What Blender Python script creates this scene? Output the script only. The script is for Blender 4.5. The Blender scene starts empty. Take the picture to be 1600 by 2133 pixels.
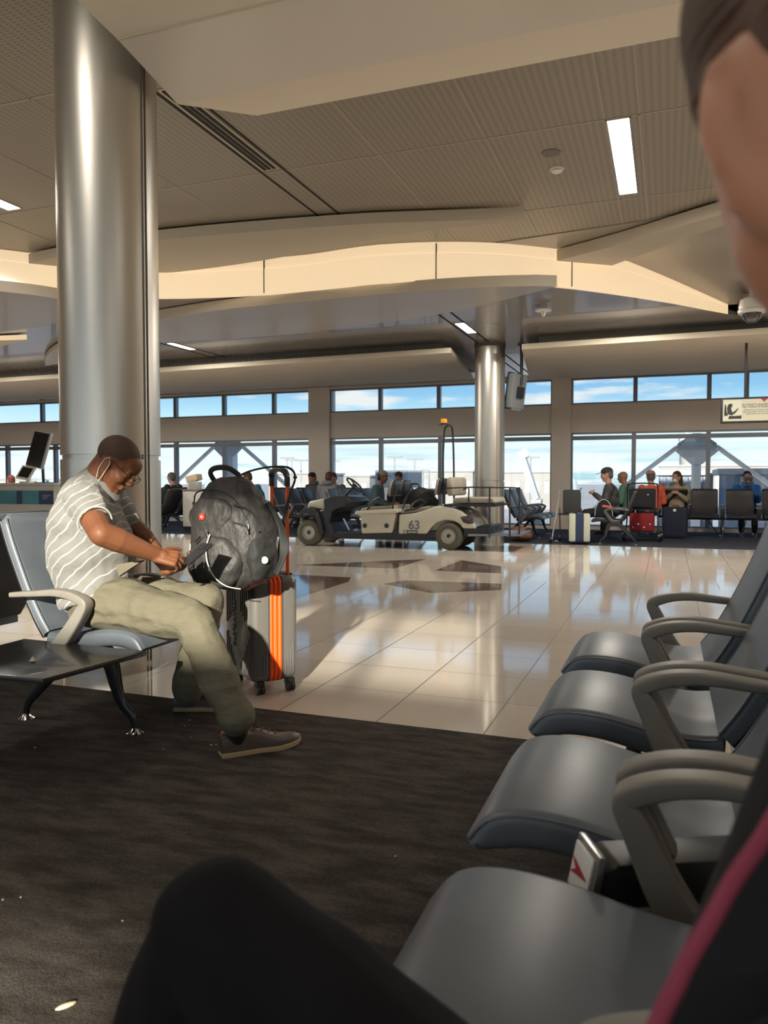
import bpy, bmesh, math, random
import numpy as np
from mathutils import Vector, Matrix, Quaternion, noise as mnoise
random.seed(7)
sc = bpy.context.scene
COL = sc.collection
R = math.radians
PI = math.pi

# ------------------------------------------------------------------ camera
CAM_H = 1.1
YAW, PITCH = R(20.3), R(2.27)
FPX = 1600.0
FW = Vector((-math.sin(YAW)*math.cos(PITCH), math.cos(YAW)*math.cos(PITCH), -math.sin(PITCH)))
RT = Vector((math.cos(YAW), math.sin(YAW), 0))
UP = RT.cross(FW)
CP = Vector((0, 0, CAM_H))
cd = bpy.data.cameras.new('camera'); cam = bpy.data.objects.new('camera', cd); COL.objects.link(cam)
cam.location = CP
cam.rotation_euler = (PI/2 - PITCH, 0, YAW)
cd.sensor_fit = 'HORIZONTAL'; cd.sensor_width = 36; cd.lens = 36*FPX/1600
cd.clip_start = .02; cd.clip_end = 3000
cd.dof.use_dof = True; cd.dof.focus_distance = 4.2; cd.dof.aperture_fstop = 6.5
sc.camera = cam

# ------------------------------------------------------------------ view
sc.view_settings.view_transform = 'Standard'
sc.view_settings.look = 'None'
sc.view_settings.gamma = 1
sc.view_settings.use_curve_mapping = False
sc.view_settings.exposure = 0.12
sc.cycles.max_bounces = 10
sc.cycles.diffuse_bounces = 5
sc.cycles.glossy_bounces = 5
sc.cycles.transparent_max_bounces = 16
sc.cycles.sample_clamp_indirect = 6
sc.cycles.caustics_reflective = False
sc.cycles.caustics_refractive = False

# ------------------------------------------------------------------ sun and sky
sl = bpy.data.lights.new('sun', 'SUN'); sl.energy = 12.5; sl.angle = R(1.1); sl.color = (1, .90, .75)
sun = bpy.data.objects.new('sun', sl); COL.objects.link(sun)
sun.rotation_euler = Vector((-.235, 1, -.344)).to_track_quat('-Z', 'Y').to_euler()
sun.location = (2, -12, 6)

w = bpy.data.worlds.new('sky'); sc.world = w; w.use_nodes = True
nt = w.node_tree; nt.nodes.clear()
def nn(t, **k):
    n = nt.nodes.new(t)
    for a, b in k.items(): setattr(n, a, b)
    return n
out = nn('ShaderNodeOutputWorld'); bg = nn('ShaderNodeBackground'); nt.links.new(bg.outputs[0], out.inputs[0])
tc = nn('ShaderNodeTexCoord'); sx = nn('ShaderNodeSeparateXYZ'); nt.links.new(tc.outputs['Generated'], sx.inputs[0])
rp = nn('ShaderNodeValToRGB'); nt.links.new(sx.outputs[2], rp.inputs[0])
e = rp.color_ramp.elements
e[0].position = 0.0; e[0].color = (.93, .97, 1, 1)
e[1].position = 1.0; e[1].color = (.12, .25, .55, 1)
for p, c in ((.05, (.80, .93, .98, 1)), (.085, (.50, .78, .93, 1)), (.115, (.27, .54, .80, 1)), (.17, (.25, .48, .76, 1)), (.4, (.16, .33, .62, 1))):
    q = e.new(p); q.color = c
mp = nn('ShaderNodeMapping'); mp.inputs['Scale'].default_value = (4.2, 4.2, 26); nt.links.new(tc.outputs['Generated'], mp.inputs[0])
nz = nn('ShaderNodeTexNoise'); nz.inputs['Scale'].default_value = 1.6; nz.inputs['Detail'].default_value = 8; nz.inputs['Roughness'].default_value = .55
nt.links.new(mp.outputs[0], nz.inputs[0])
cr = nn('ShaderNodeValToRGB'); cr.color_ramp.elements[0].position = .56; cr.color_ramp.elements[1].position = .68
nt.links.new(nz.outputs[0], cr.inputs[0])
mx = nn('ShaderNodeMix', data_type='RGBA'); nt.links.new(cr.outputs[0], mx.inputs[0]); nt.links.new(rp.outputs[0], mx.inputs[6])
mx.inputs[7].default_value = (.80, .82, .83, 1)
# low streaks of cloud shade near the horizon
mp2 = nn('ShaderNodeMapping'); mp2.inputs['Scale'].default_value = (5, 5, 80); nt.links.new(tc.outputs['Generated'], mp2.inputs[0])
nz2 = nn('ShaderNodeTexNoise'); nz2.inputs['Scale'].default_value = 1.3; nz2.inputs['Detail'].default_value = 5; nt.links.new(mp2.outputs[0], nz2.inputs[0])
cr2 = nn('ShaderNodeValToRGB'); cr2.color_ramp.elements[0].position = .50; cr2.color_ramp.elements[1].position = .66
nt.links.new(nz2.outputs[0], cr2.inputs[0])
lo = nn('ShaderNodeMapRange'); lo.inputs[1].default_value = .0; lo.inputs[2].default_value = .07; lo.inputs[3].default_value = 1; lo.inputs[4].default_value = 0
nt.links.new(sx.outputs[2], lo.inputs[0])
mu = nn('ShaderNodeMath', operation='MULTIPLY'); nt.links.new(cr2.outputs[0], mu.inputs[0]); nt.links.new(lo.outputs[0], mu.inputs[1])
mx2 = nn('ShaderNodeMix', data_type='RGBA'); nt.links.new(mu.outputs[0], mx2.inputs[0]); nt.links.new(mx.outputs[2], mx2.inputs[6])
mx2.inputs[7].default_value = (.40, .66, .74, 1)
nt.links.new(mx2.outputs[2], bg.inputs[0]); bg.inputs[1].default_value = 1.15

# ------------------------------------------------------------------ area lights: some at visible troffers, the rest added fill without a fitting
def ceiling_area(name, loc, sx_, sy_, power, col=(1, .93, .82)):
    l = bpy.data.lights.new(name, 'AREA'); l.shape = 'RECTANGLE'; l.size = sx_; l.size_y = sy_; l.energy = power; l.color = col
    o = bpy.data.objects.new(name, l); COL.objects.link(o); o.location = loc
    return o
for i, (x, y) in enumerate(((-.41, 7.3), (-6.6, 5.7), (-3.2, 1.5), (1.8, 1.5), (-7.5, 0.5), (2.5, -2.5), (-3.2, -3), (3.2, 6.2))):
    ceiling_area('troffer_and_fill_light', (x, y, 3.9), .5, 1.6, 26)
for i, (x, y) in enumerate(((-8.2, 11.4), (-3.0, 11.8), (3.2, 11.2), (-13, 11.3), (-.6, 11.4), (6.5, 11.2), (-17, 11))):  # mostly fill added to brighten the far wall
    ceiling_area('troffer_and_fill_light', (x, y, 3.44), .3, .9, 25 if i == 1 else 130)

# ------------------------------------------------------------------ materials
MATS = {}
def mat(name, col, rough=.5, metal=0, spec=.5, coat=0, noise=None, bump=None, sheen=0, emit=None, alpha=None, trans=0, aniso=0, objc=True):
    """noise=(scale, colour2, stretch) ; bump=(scale, strength, distance, stretch)"""
    if name in MATS: return MATS[name]
    m = bpy.data.materials.new(name); m.use_nodes = True; t = m.node_tree
    b = t.nodes['Principled BSDF']
    b.inputs['Base Color'].default_value = (*col, 1); b.inputs['Roughness'].default_value = rough
    b.inputs['Metallic'].default_value = metal; b.inputs['Specular IOR Level'].default_value = spec
    b.inputs['Coat Weight'].default_value = coat; b.inputs['Sheen Weight'].default_value = sheen
    b.inputs['Transmission Weight'].default_value = trans
    b.inputs['Anisotropic'].default_value = aniso
    if emit: b.inputs['Emission Color'].default_value = (*emit[0], 1); b.inputs['Emission Strength'].default_value = emit[1]
    tcn = t.nodes.new('ShaderNodeTexCoord')
    def nz_(scale, stretch, det=5):
        mpp = t.nodes.new('ShaderNodeMapping'); mpp.inputs['Scale'].default_value = stretch or (1, 1, 1)
        t.links.new(tcn.outputs['Object'], mpp.inputs[0])
        n = t.nodes.new('ShaderNodeTexNoise'); n.inputs['Scale'].default_value = scale; n.inputs['Detail'].default_value = det
        t.links.new(mpp.outputs[0], n.inputs[0]); return n
    if noise:
        n = nz_(noise[0], noise[2] if len(noise) > 2 else None)
        r = t.nodes.new('ShaderNodeValToRGB'); r.color_ramp.elements[0].position = .35; r.color_ramp.elements[1].position = .65
        r.color_ramp.elements[0].color = (*col, 1); r.color_ramp.elements[1].color = (*noise[1], 1)
        t.links.new(n.outputs[0], r.inputs[0]); t.links.new(r.outputs[0], b.inputs['Base Color'])
    if bump:
        n = nz_(bump[0], bump[3] if len(bump) > 3 else None)
        bp = t.nodes.new('ShaderNodeBump'); bp.inputs['Strength'].default_value = bump[1]; bp.inputs['Distance'].default_value = bump[2]
        t.links.new(n.outputs[0], bp.inputs['Height']); t.links.new(bp.outputs[0], b.inputs['Normal'])
    MATS[name] = m
    return m

# ------------------------------------------------------------------ tagging and hierarchy
def tag(o, label=None, cat=None, group=None, kind=None):
    if label: o['label'] = label
    if cat: o['category'] = cat
    if group: o['group'] = group
    if kind: o['kind'] = kind
    return o
def thing(name, label, cat, loc=(0, 0, 0), rz=0, group=None):
    o = bpy.data.objects.new(name, None); COL.objects.link(o); o.empty_display_size = .1
    o.location = loc; o.rotation_euler = (0, 0, rz)
    return tag(o, label, cat, group)
def copy_tree(o, parent=None):
    c = o.copy(); COL.objects.link(c)
    if parent is not None: c.parent = parent
    for ch in list(o.children): copy_tree(ch, c)
    return c
def wm(o):
    """world matrix of a not yet evaluated hierarchy (location, rotation and scale only)"""
    m = Matrix.LocRotScale(o.location, o.rotation_euler, o.scale)
    return wm(o.parent) @ m if o.parent else m

# ------------------------------------------------------------------ mesh builder
V = Vector
def at(x, y, Y): # the point of the plane Y=const seen at photo pixel x, y
    d = FW + RT*((x-800)/FPX) - UP*((y-1066.5)/FPX); return CP + d*(Y/d.y)
def atz(x, y, z):
    d = FW + RT*((x-800)/FPX) - UP*((y-1066.5)/FPX); return CP + d*((z-CAM_H)/d.z)
def dep(x, y, D):
    return CP + (FW + RT*((x-800)/FPX) - UP*((y-1066.5)/FPX))*D
def frame(d, up=(0, 0, 1)):
    d = V(d).normalized(); up = V(up)
    if abs(d.dot(up)) > .98: up = V((1, 0, 0)) if abs(d.x) < .9 else V((0, 1, 0))
    s = d.cross(up).normalized(); return d, s, s.cross(d).normalized()
class MB:
    def __init__(s): s.v = []; s.f = []
    def add(s, vs, fs):
        n = len(s.v); s.v += [V(p) for p in vs]; s.f += [[i+n for i in f] for f in fs]; return s
    def box(s, c, size, rz=0, M=None):
        c = V(c); h = V(size)/2; vs = []
        for z in (-1, 1):
            for x, y in ((-1, -1), (1, -1), (1, 1), (-1, 1)): vs.append(V((x*h.x, y*h.y, z*h.z)))
        m = M.to_3x3() if M is not None else Matrix.Rotation(rz, 3, 'Z')
        return s.add([c + m @ p for p in vs], [(3, 2, 1, 0), (4, 5, 6, 7), (0, 1, 5, 4), (1, 2, 6, 5), (2, 3, 7, 6), (3, 0, 4, 7)])
    def b2(s, lo_, hi_):
        lo_, hi_ = V(lo_), V(hi_); return s.box((lo_+hi_)/2, [abs(a) for a in (hi_-lo_)])
    def loft(s, rings, caps=True, closed=False):
        n = len(rings[0]); vs = [p for r in rings for p in r]; fs = []
        m = len(rings)
        for i in range(m if closed else m-1):
            a, b = i*n, ((i+1) % m)*n
            for j in range(n):
                k = (j+1) % n; fs.append((a+j, a+k, b+k, b+j))
        if caps and not closed: fs.append(tuple(range(n))[::-1]); fs.append(tuple((m-1)*n+j for j in range(n)))
        return s.add(vs, fs)
    def bar(s, a, b, w_, h_, up=(0, 0, 1), w2=None, h2=None):
        a, b = V(a), V(b); d, sd, u = frame(b-a, up); w2 = w_ if w2 is None else w2; h2 = h_ if h2 is None else h2
        r = lambda p, W, H: [p+sd*x*W/2+u*y*H/2 for x, y in ((-1, -1), (1, -1), (1, 1), (-1, 1))]
        return s.loft([r(a, w_, h_), r(b, w2, h2)])
    def sweep(s, pts, prof, up=(0, 0, 1), scale=None, closed=False):
        """prof: 2D list (side, up) or a list of such lists, one per point"""
        pts = [V(p) for p in pts]; rings = []; n = len(pts)
        for i, p in enumerate(pts):
            if closed: d = pts[(i+1) % n]-pts[i-1]
            else: d = (pts[min(i+1, n-1)]-p).normalized() + (p-pts[max(i-1, 0)]).normalized() if 0 < i < n-1 else pts[min(i+1, n-1)]-pts[max(i-1, 0)]
            _, sd, u = frame(d, up); pr = prof[i] if isinstance(prof[0][0], (list, tuple)) else prof
            k = scale[i] if scale else 1
            rings.append([p+sd*x*k+u*y*k for x, y in pr])
        return s.loft(rings, closed=closed)
    def tube(s, pts, r, n=8, closed=False, up=(0.13, .21, .97)):
        rr = r if isinstance(r, (list, tuple)) else [r]*len(pts)
        prof = [[(math.cos(2*PI*j/n)*q, math.sin(2*PI*j/n)*q) for j in range(n)] for q in rr]
        return s.sweep(pts, prof, up=up, closed=closed)
    def lathe(s, c, axis, prof, n=24, caps=True):
        """prof: list of (radius, height along axis)"""
        c = V(c); d, a, b = frame(axis); rings = []
        for r, h in prof: rings.append([c+d*h+(a*math.cos(2*PI*j/n)+b*math.sin(2*PI*j/n))*max(r, 1e-4) for j in range(n)])
        return s.loft(rings, caps)
    def cyl(s, a, b, r, n=16, r2=None):
        a, b = V(a), V(b); L = (b-a).length; return s.lathe(a, b-a, [(r, 0), (r if r2 is None else r2, L)], n)
    def ell(s, c, r, M=None, n=14, m=9):
        c = V(c); r = V(r) if not isinstance(r, (int, float)) else V((r, r, r)); mm = M.to_3x3() if M is not None else Matrix.Identity(3); rings = []
        for i in range(m+1):
            ph = -PI/2+PI*i/m; k = max(math.cos(ph), .02); z = math.sin(ph)
            rings.append([c+mm @ V((math.cos(2*PI*j/n)*k*r.x, math.sin(2*PI*j/n)*k*r.y, z*r.z)) for j in range(n)])
        return s.loft(rings)
    def cone(s, a, ra, b, rb, n=12):
        """tapered capsule"""
        a, b = V(a), V(b); d = b-a; L = d.length; prof = []
        for i in range(5): t = -PI/2+PI/2*i/4; prof.append((ra*math.cos(t), ra*math.sin(t)))
        for i in range(5): t = PI/2*i/4; prof.append((rb*math.cos(t), L+rb*math.sin(t)))
        return s.lathe(a, d, prof, n)
    def prism(s, poly, o, u, v, n_, d):
        """polygon (list of 2D) in the plane o + x*u + y*v, extruded by d along n_"""
        o, u, v, n_ = V(o), V(u), V(v), V(n_); a = [o+u*x+v*y for x, y in poly]; return s.loft([a, [p+n_*d for p in a]])
    def grid(s, fn, nu, nv):
        vs = [fn(i/nu, j/nv) for i in range(nu+1) for j in range(nv+1)]
        fs = [(i*(nv+1)+j, (i+1)*(nv+1)+j, (i+1)*(nv+1)+j+1, i*(nv+1)+j+1) for i in range(nu) for j in range(nv)]
        return s.add(vs, fs)
    def build(s, name, m, parent=None, bevel=0, seg=2, smooth=35, world=False, sub=0, kind=None, solid=0, remesh=0, relax=0, label=None, disp=None):
        inv = wm(parent).inverted() if (world and parent is not None) else None
        vs = [inv @ p for p in s.v] if inv else s.v
        org = V((0, 0, 0))
        if parent is None and kind != 'structure' and vs:
            lo_ = V([min(p[i] for p in vs) for i in range(3)]); hi_ = V([max(p[i] for p in vs) for i in range(3)])
            org = V(((lo_.x+hi_.x)/2, (lo_.y+hi_.y)/2, lo_.z)); vs = [p-org for p in vs]
        me = bpy.data.meshes.new(name); me.from_pydata([tuple(p) for p in vs], [], s.f)
        bm = bmesh.new(); bm.from_mesh(me)
        bmesh.ops.recalc_face_normals(bm, faces=bm.faces)
        if bevel:
            es = [e for e in bm.edges if len(e.link_faces) == 2 and e.calc_face_angle(0) > R(28)]
            bmesh.ops.bevel(bm, geom=es, offset=bevel, segments=seg, profile=.6, affect='EDGES', clamp_overlap=True)
        bm.to_mesh(me); bm.free()
        o = bpy.data.objects.new(name, me); COL.objects.link(o); o.location = org
        if solid: q = o.modifiers.new('s', 'SOLIDIFY'); q.thickness = solid; q.offset = 0
        if remesh:
            q = o.modifiers.new('r', 'REMESH'); q.mode = 'VOXEL'; q.voxel_size = remesh; q.use_smooth_shade = True
            if relax: q = o.modifiers.new('m', 'SMOOTH'); q.factor = .5; q.iterations = relax
        if sub: q = o.modifiers.new('u', 'SUBSURF'); q.levels = sub; q.render_levels = sub
        if remesh or solid or sub:
            dg = bpy.context.evaluated_depsgraph_get(); me2 = bpy.data.meshes.new_from_object(o.evaluated_get(dg)); o.modifiers.clear(); o.data = me2; me = me2; me.name = name
        if disp:
            nv = len(me.vertices); co = np.empty(nv*3, 'f'); me.vertices.foreach_get('co', co); no = np.empty(nv*3, 'f'); me.vertices.foreach_get('normal', no)
            co = co.reshape(-1, 3); no = no.reshape(-1, 3); off = np.array([disp(V(p)) for p in co])
            me.vertices.foreach_set('co', (co+no*off[:, None]).ravel())
        if smooth is not None:
            bm = bmesh.new(); bm.from_mesh(me)
            for f in bm.faces: f.smooth = True
            if not remesh:
                for e in bm.edges: e.smooth = not (len(e.link_faces) == 2 and e.calc_face_angle(0) > R(smooth))
            bm.to_mesh(me); bm.free()
        me.materials.append(m)
        if parent is not None: o.parent = parent
        if kind: o['kind'] = kind
        if label: o['label'] = label
        return o
def rect(w_, h_, r=0, n=3):
    """rounded rectangle profile, centred"""
    if r <= 0: return [(-w_/2, -h_/2), (w_/2, -h_/2), (w_/2, h_/2), (-w_/2, h_/2)]
    p = []
    for cx, cy, a0 in ((w_/2-r, -h_/2+r, -90), (w_/2-r, h_/2-r, 0), (-w_/2+r, h_/2-r, 90), (-w_/2+r, -h_/2+r, 180)):
        for i in range(n+1): a = R(a0+90*i/n); p.append((cx+r*math.cos(a), cy+r*math.sin(a)))
    return p
def spline(pts, k=6, closed=False):
    """Catmull-Rom through the points"""
    P = [V(p) if len(p) == 3 else V((p[0], p[1], 0)) for p in pts]; n = len(P); o = []
    for i in range(n if closed else n-1):
        g = lambda j: P[j % n] if closed else P[max(0, min(n-1, j))]
        a, b, c, d = g(i-1), g(i), g(i+1), g(i+2)
        for q in range(k):
            t = q/k; o.append(.5*((2*b)+(c-a)*t+(2*a-5*b+4*c-d)*t*t+(3*b-a-3*c+d)*t**3))
    if not closed: o.append(P[-1])
    return o
def text(name, body, size, M, m, parent, ext=.002, bold=0, align='CENTER'):
    c = bpy.data.curves.new(name, 'FONT'); c.body = body; c.size = size; c.extrude = ext; c.align_x = align; c.align_y = 'CENTER'; c.offset = bold
    o = bpy.data.objects.new(name, c); COL.objects.link(o)
    dg = bpy.context.evaluated_depsgraph_get(); me = bpy.data.meshes.new_from_object(o.evaluated_get(dg)); bpy.data.objects.remove(o)
    o = bpy.data.objects.new(name, me); COL.objects.link(o); me.transform((wm(parent).inverted() if parent else Matrix.Identity(4)) @ M); me.materials.append(m)
    if parent: o.parent = parent
    return o
def basis(o, x, y):
    x, y = V(x).normalized(), V(y).normalized(); z = x.cross(y).normalized()
    return Matrix(((x.x, y.x, z.x, o[0]), (x.y, y.y, z.y, o[1]), (x.z, y.z, z.z, o[2]), (0, 0, 0, 1)))
# ================================================================== STRUCTURE
def floor_tile_mat():
    m = mat('polished_tile', (.5, .42, .34), .09, spec=.62); t = m.node_tree; b = t.nodes['Principled BSDF']
    g = t.nodes.new('ShaderNodeNewGeometry'); s = t.nodes.new('ShaderNodeSeparateXYZ'); t.links.new(g.outputs['Position'], s.inputs[0])
    def ma(op, a, b_=None):
        n = t.nodes.new('ShaderNodeMath'); n.operation = op
        for i, v in enumerate((a, b_)):
            if v is None: continue
            if isinstance(v, (int, float)): n.inputs[i].default_value = v
            else: t.links.new(v, n.inputs[i])
        return n.outputs[0]
    # the band of half-offset tiles between Y 8.55 and 9.0
    band = ma('MULTIPLY', ma('GREATER_THAN', s.outputs[1], 8.5), ma('LESS_THAN', s.outputs[1], 9.02))
    u = ma('DIVIDE', ma('ADD', ma('ADD', s.outputs[0], .74+50), ma('MULTIPLY', band, .25)), .5)
    v = ma('DIVIDE', ma('ADD', s.outputs[1], -3.24+51), .51)
    fu, fv = ma('FRACT', u), ma('FRACT', v)
    def line(f, w_): return ma('ADD', ma('LESS_THAN', f, w_), ma('GREATER_THAN', f, 1-w_))
    gx = line(fu, .007); gy = line(fv, .0055)
    gm = ma('MINIMUM', ma('ADD', gx, gy), 1)
    cid = t.nodes.new('ShaderNodeCombineXYZ'); t.links.new(ma('FLOOR', u), cid.inputs[0]); t.links.new(ma('FLOOR', v), cid.inputs[1])
    wn = t.nodes.new('ShaderNodeTexWhiteNoise'); t.links.new(cid.outputs[0], wn.inputs[0])
    r = t.nodes.new('ShaderNodeMix'); r.data_type = 'RGBA'; t.links.new(wn.outputs[0], r.inputs[0])
    r.inputs[6].default_value = (.60, .53, .45, 1); r.inputs[7].default_value = (.66, .585, .50, 1)
    n = t.nodes.new('ShaderNodeTexNoise'); n.inputs['Scale'].default_value = 60; t.links.new(g.outputs['Position'], n.inputs[0])
    r1 = t.nodes.new('ShaderNodeMix'); r1.data_type = 'RGBA'; r1.blend_type = 'MULTIPLY'; r1.inputs[0].default_value = .15; t.links.new(r.outputs[2], r1.inputs[6]); t.links.new(n.outputs[0], r1.inputs[7])
    r2 = t.nodes.new('ShaderNodeMix'); r2.data_type = 'RGBA'; t.links.new(gm, r2.inputs[0]); t.links.new(r1.outputs[2], r2.inputs[6]); r2.inputs[7].default_value = (.13, .10, .085, 1)
    t.links.new(r2.outputs[2], b.inputs['Base Color'])
    rr = t.nodes.new('ShaderNodeMapRange'); rr.inputs[3].default_value = .075; rr.inputs[4].default_value = .5; t.links.new(gm, rr.inputs[0]); t.links.new(rr.outputs[0], b.inputs['Roughness'])
    # very slight waviness of the stone
    nb = t.nodes.new('ShaderNodeTexNoise'); nb.inputs['Scale'].default_value = 2.2; t.links.new(g.outputs['Position'], nb.inputs[0])
    bp = t.nodes.new('ShaderNodeBump'); bp.inputs['Strength'].default_value = .05; bp.inputs['Distance'].default_value = .02; t.links.new(nb.outputs[0], bp.inputs['Height']); t.links.new(bp.outputs[0], b.inputs['Normal'])
    return m
def carpet_mat(name, c1, c2):
    m = mat(name, c1, .95, spec=.1); t = m.node_tree; b = t.nodes['Principled BSDF']
    g = t.nodes.new('ShaderNodeNewGeometry')
    def nz_(sc_, st=(1, 1, 1), rot=0, det=6, rgh=.6):
        q = t.nodes.new('ShaderNodeMapping'); q.inputs['Scale'].default_value = st; q.inputs['Rotation'].default_value = (0, 0, rot); t.links.new(g.outputs['Position'], q.inputs[0])
        n = t.nodes.new('ShaderNodeTexNoise'); n.inputs['Scale'].default_value = sc_; n.inputs['Detail'].default_value = det; n.inputs['Roughness'].default_value = rgh; t.links.new(q.outputs[0], n.inputs[0]); return n
    a = nz_(5, (1, 3.2, 1), R(-28)); f = nz_(190, det=3)
    r = t.nodes.new('ShaderNodeValToRGB'); r.color_ramp.elements[0].position = .38; r.color_ramp.elements[1].position = .62
    r.color_ramp.elements[0].color = (*c1, 1); r.color_ramp.elements[1].color = (*c2, 1); t.links.new(a.outputs[0], r.inputs[0])
    mm = t.nodes.new('ShaderNodeMix'); mm.data_type = 'RGBA'; mm.blend_type = 'OVERLAY'; mm.inputs[0].default_value = .9; t.links.new(r.outputs[0], mm.inputs[6]); t.links.new(f.outputs[0], mm.inputs[7]); t.links.new(mm.outputs[2], b.inputs['Base Color'])
    bp = t.nodes.new('ShaderNodeBump'); bp.inputs['Strength'].default_value = .9; bp.inputs['Distance'].default_value = .006; t.links.new(f.outputs[0], bp.inputs['Height']); t.links.new(bp.outputs[0], b.inputs['Normal'])
    return m
FLOOR = floor_tile_mat()
CARPET = carpet_mat('brown_carpet', (.040, .034, .029), (.080, .069, .060))
CARPET2 = carpet_mat('sky_tinted_carpet', (.036, .038, .050), (.060, .062, .076))  # sky light reflected at a low angle is painted in as a bluish tone
INLAY = mat('dark_brown_tile', (.13, .085, .07), .09, coat=.2, noise=(40, (.17, .115, .09)))
BEIGE = mat('beige_panel', (.60, .53, .42), .55, noise=(2, (.57, .50, .40)))
BULK = mat('cream_bulkhead_panel', (.86, .77, .62), .5, noise=(2, (.83, .74, .60)))
BULKT = mat('cream_textured_panel', (.84, .79, .66), .6, bump=(70, .25, .004))
BEIGE_G = mat('satin_beige_panel', (.80, .73, .64), .26, coat=.15)
WALLP = mat('taupe_metal_panel', (.80, .70, .60), .42, noise=(1.5, (.75, .655, .565)))
GLOSSC = mat('glossy_grey_ceiling', (.22, .20, .185), .22, coat=.3)
FRAME = mat('anodised_frame', (.20, .21, .23), .38, metal=.5)
DARKSLOT = mat('black_slot', (.01, .01, .01), .7)
SEAM = mat('panel_seam', (.10, .09, .075), .6)
LAMP = mat('lit_diffuser', (1, 1, 1), .5, emit=((1, .96, .88), 9))
WHITEP = mat('white_plastic', (.72, .70, .64), .4)
BLACKP = mat('black_plastic', (.016, .016, .018), .42)
CHROME = mat('chrome', (.8, .8, .8), .12, metal=1)
ALU = mat('satin_aluminium', (.55, .55, .55), .3, metal=1)

def perf_mat():
    """ceiling panel with fine rows of perforations"""
    m = mat('perforated_panel', (.30, .265, .215), .38); t = m.node_tree; b = t.nodes['Principled BSDF']
    g = t.nodes.new('ShaderNodeNewGeometry'); s = t.nodes.new('ShaderNodeSeparateXYZ'); t.links.new(g.outputs['Position'], s.inputs[0])
    def ma(op, a, b_=None):
        n = t.nodes.new('ShaderNodeMath'); n.operation = op
        for i, v in enumerate((a, b_)):
            if v is None: continue
            if isinstance(v, (int, float)): n.inputs[i].default_value = v
            else: t.links.new(v, n.inputs[i])
        return n.outputs[0]
    k = 2*PI/.028
    a = ma('SINE', ma('MULTIPLY', s.outputs[1], k)); h = ma('SINE', ma('MULTIPLY', s.outputs[0], k*.5))
    q = ma('GREATER_THAN', ma('ADD', ma('MULTIPLY', a, .8), ma('MULTIPLY', h, .45)), .62)
    r = t.nodes.new('ShaderNodeMix'); r.data_type = 'RGBA'; t.links.new(q, r.inputs[0]); r.inputs[6].default_value = (.31, .275, .225, 1); r.inputs[7].default_value = (.185, .16, .13, 1)
    t.links.new(r.outputs[2], b.inputs['Base Color'])
    return m
PERF = perf_mat()

def struct(name, mb, m, bevel=0, smooth=35, **k):
    return mb.build(name, m, None, bevel=bevel, smooth=smooth, kind='structure', **k)
YN, YF = 3.24, 13.6       # carpet edges
XL, XR, YB, YW = -26.0, 12.0, -5.0, 18.0
ZU, ZL = 3.95, 3.5        # upper and lower ceiling
struct('floor', MB().b2((XL, YN, -.2), (XR, YF, 0)), FLOOR)
struct('floor', MB().b2((XL, -.8, -.2), (XR, YN, .003)), CARPET)
struct('floor', MB().b2((XL, YB-.4, -.2), (XR, -.8, 0)), FLOOR)  # unseen tiles added instead of carpet to bounce sunlight onto the ceiling
struct('floor', MB().b2((XL, YF, -.2), (XR, YW+.4, .003)), CARPET2)
k = 1
for poly in ([(-4.6, 9.06), (-3.24, 9.14), (-3.21, 10.4)], [(-2.69, 9.07), (-1.87, 9.1), (-2.02, 9.83), (-2.70, 10.42)],
             [(-4.9, 8.13), (-3.4, 8.1), (-3.28, 7.74), (-3.27, 6.5), (-4.2, 7.3)], [(-2.86, 7.72), (-2.19, 7.25), (-1.577, 7.69), (-1.67, 8.16), (-2.73, 8.07)]):
    struct('trim_%d' % k, MB().prism(poly, (0, 0, 0), (1, 0, 0), (0, 1, 0), (0, 0, 1), .0015), INLAY); k += 1

# ---- window walls: openings in X, lower and upper windows
def window_wall(side, y, th, bays, zs, px=None, s=1, frame_y=0):
    z0, z1, z2, z3, ztop = zs
    mb = MB(); xs = [XL] + [q for b_ in bays for q in b_[:2]] + [XR]
    for i in range(0, len(xs), 2):                       # piers
        if xs[i+1]-xs[i] > .01: mb.b2((xs[i], y, 0), (xs[i+1], y+th, ztop))
    for x0, x1, _, _ in bays:
        mb.b2((x0, y+.02, 0), (x1, y+th-.02, z0)); mb.b2((x0, y+.1, z1), (x1, y+th-.02, z2)); mb.b2((x0, y+.02, z3), (x1, y+th-.02, ztop))
    struct('wall_'+side, mb, WALLP)
def glass_mat():
    m = bpy.data.materials.new('window_glass'); m.use_nodes = True; t = m.node_tree; t.nodes.clear()
    o = t.nodes.new('ShaderNodeOutputMaterial'); a = t.nodes.new('ShaderNodeBsdfTransparent'); a.inputs[0].default_value = (.96, .98, .98, 1)
    g = t.nodes.new('ShaderNodeBsdfGlossy'); g.inputs[1].default_value = .02; x = t.nodes.new('ShaderNodeMixShader'); x.inputs[0].default_value = .045
    t.links.new(a.outputs[0], x.inputs[1]); t.links.new(g.outputs[0], x.inputs[2]); t.links.new(x.outputs[0], o.inputs[0]); return m
GLASS = glass_mat()
WN = [1]
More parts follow.
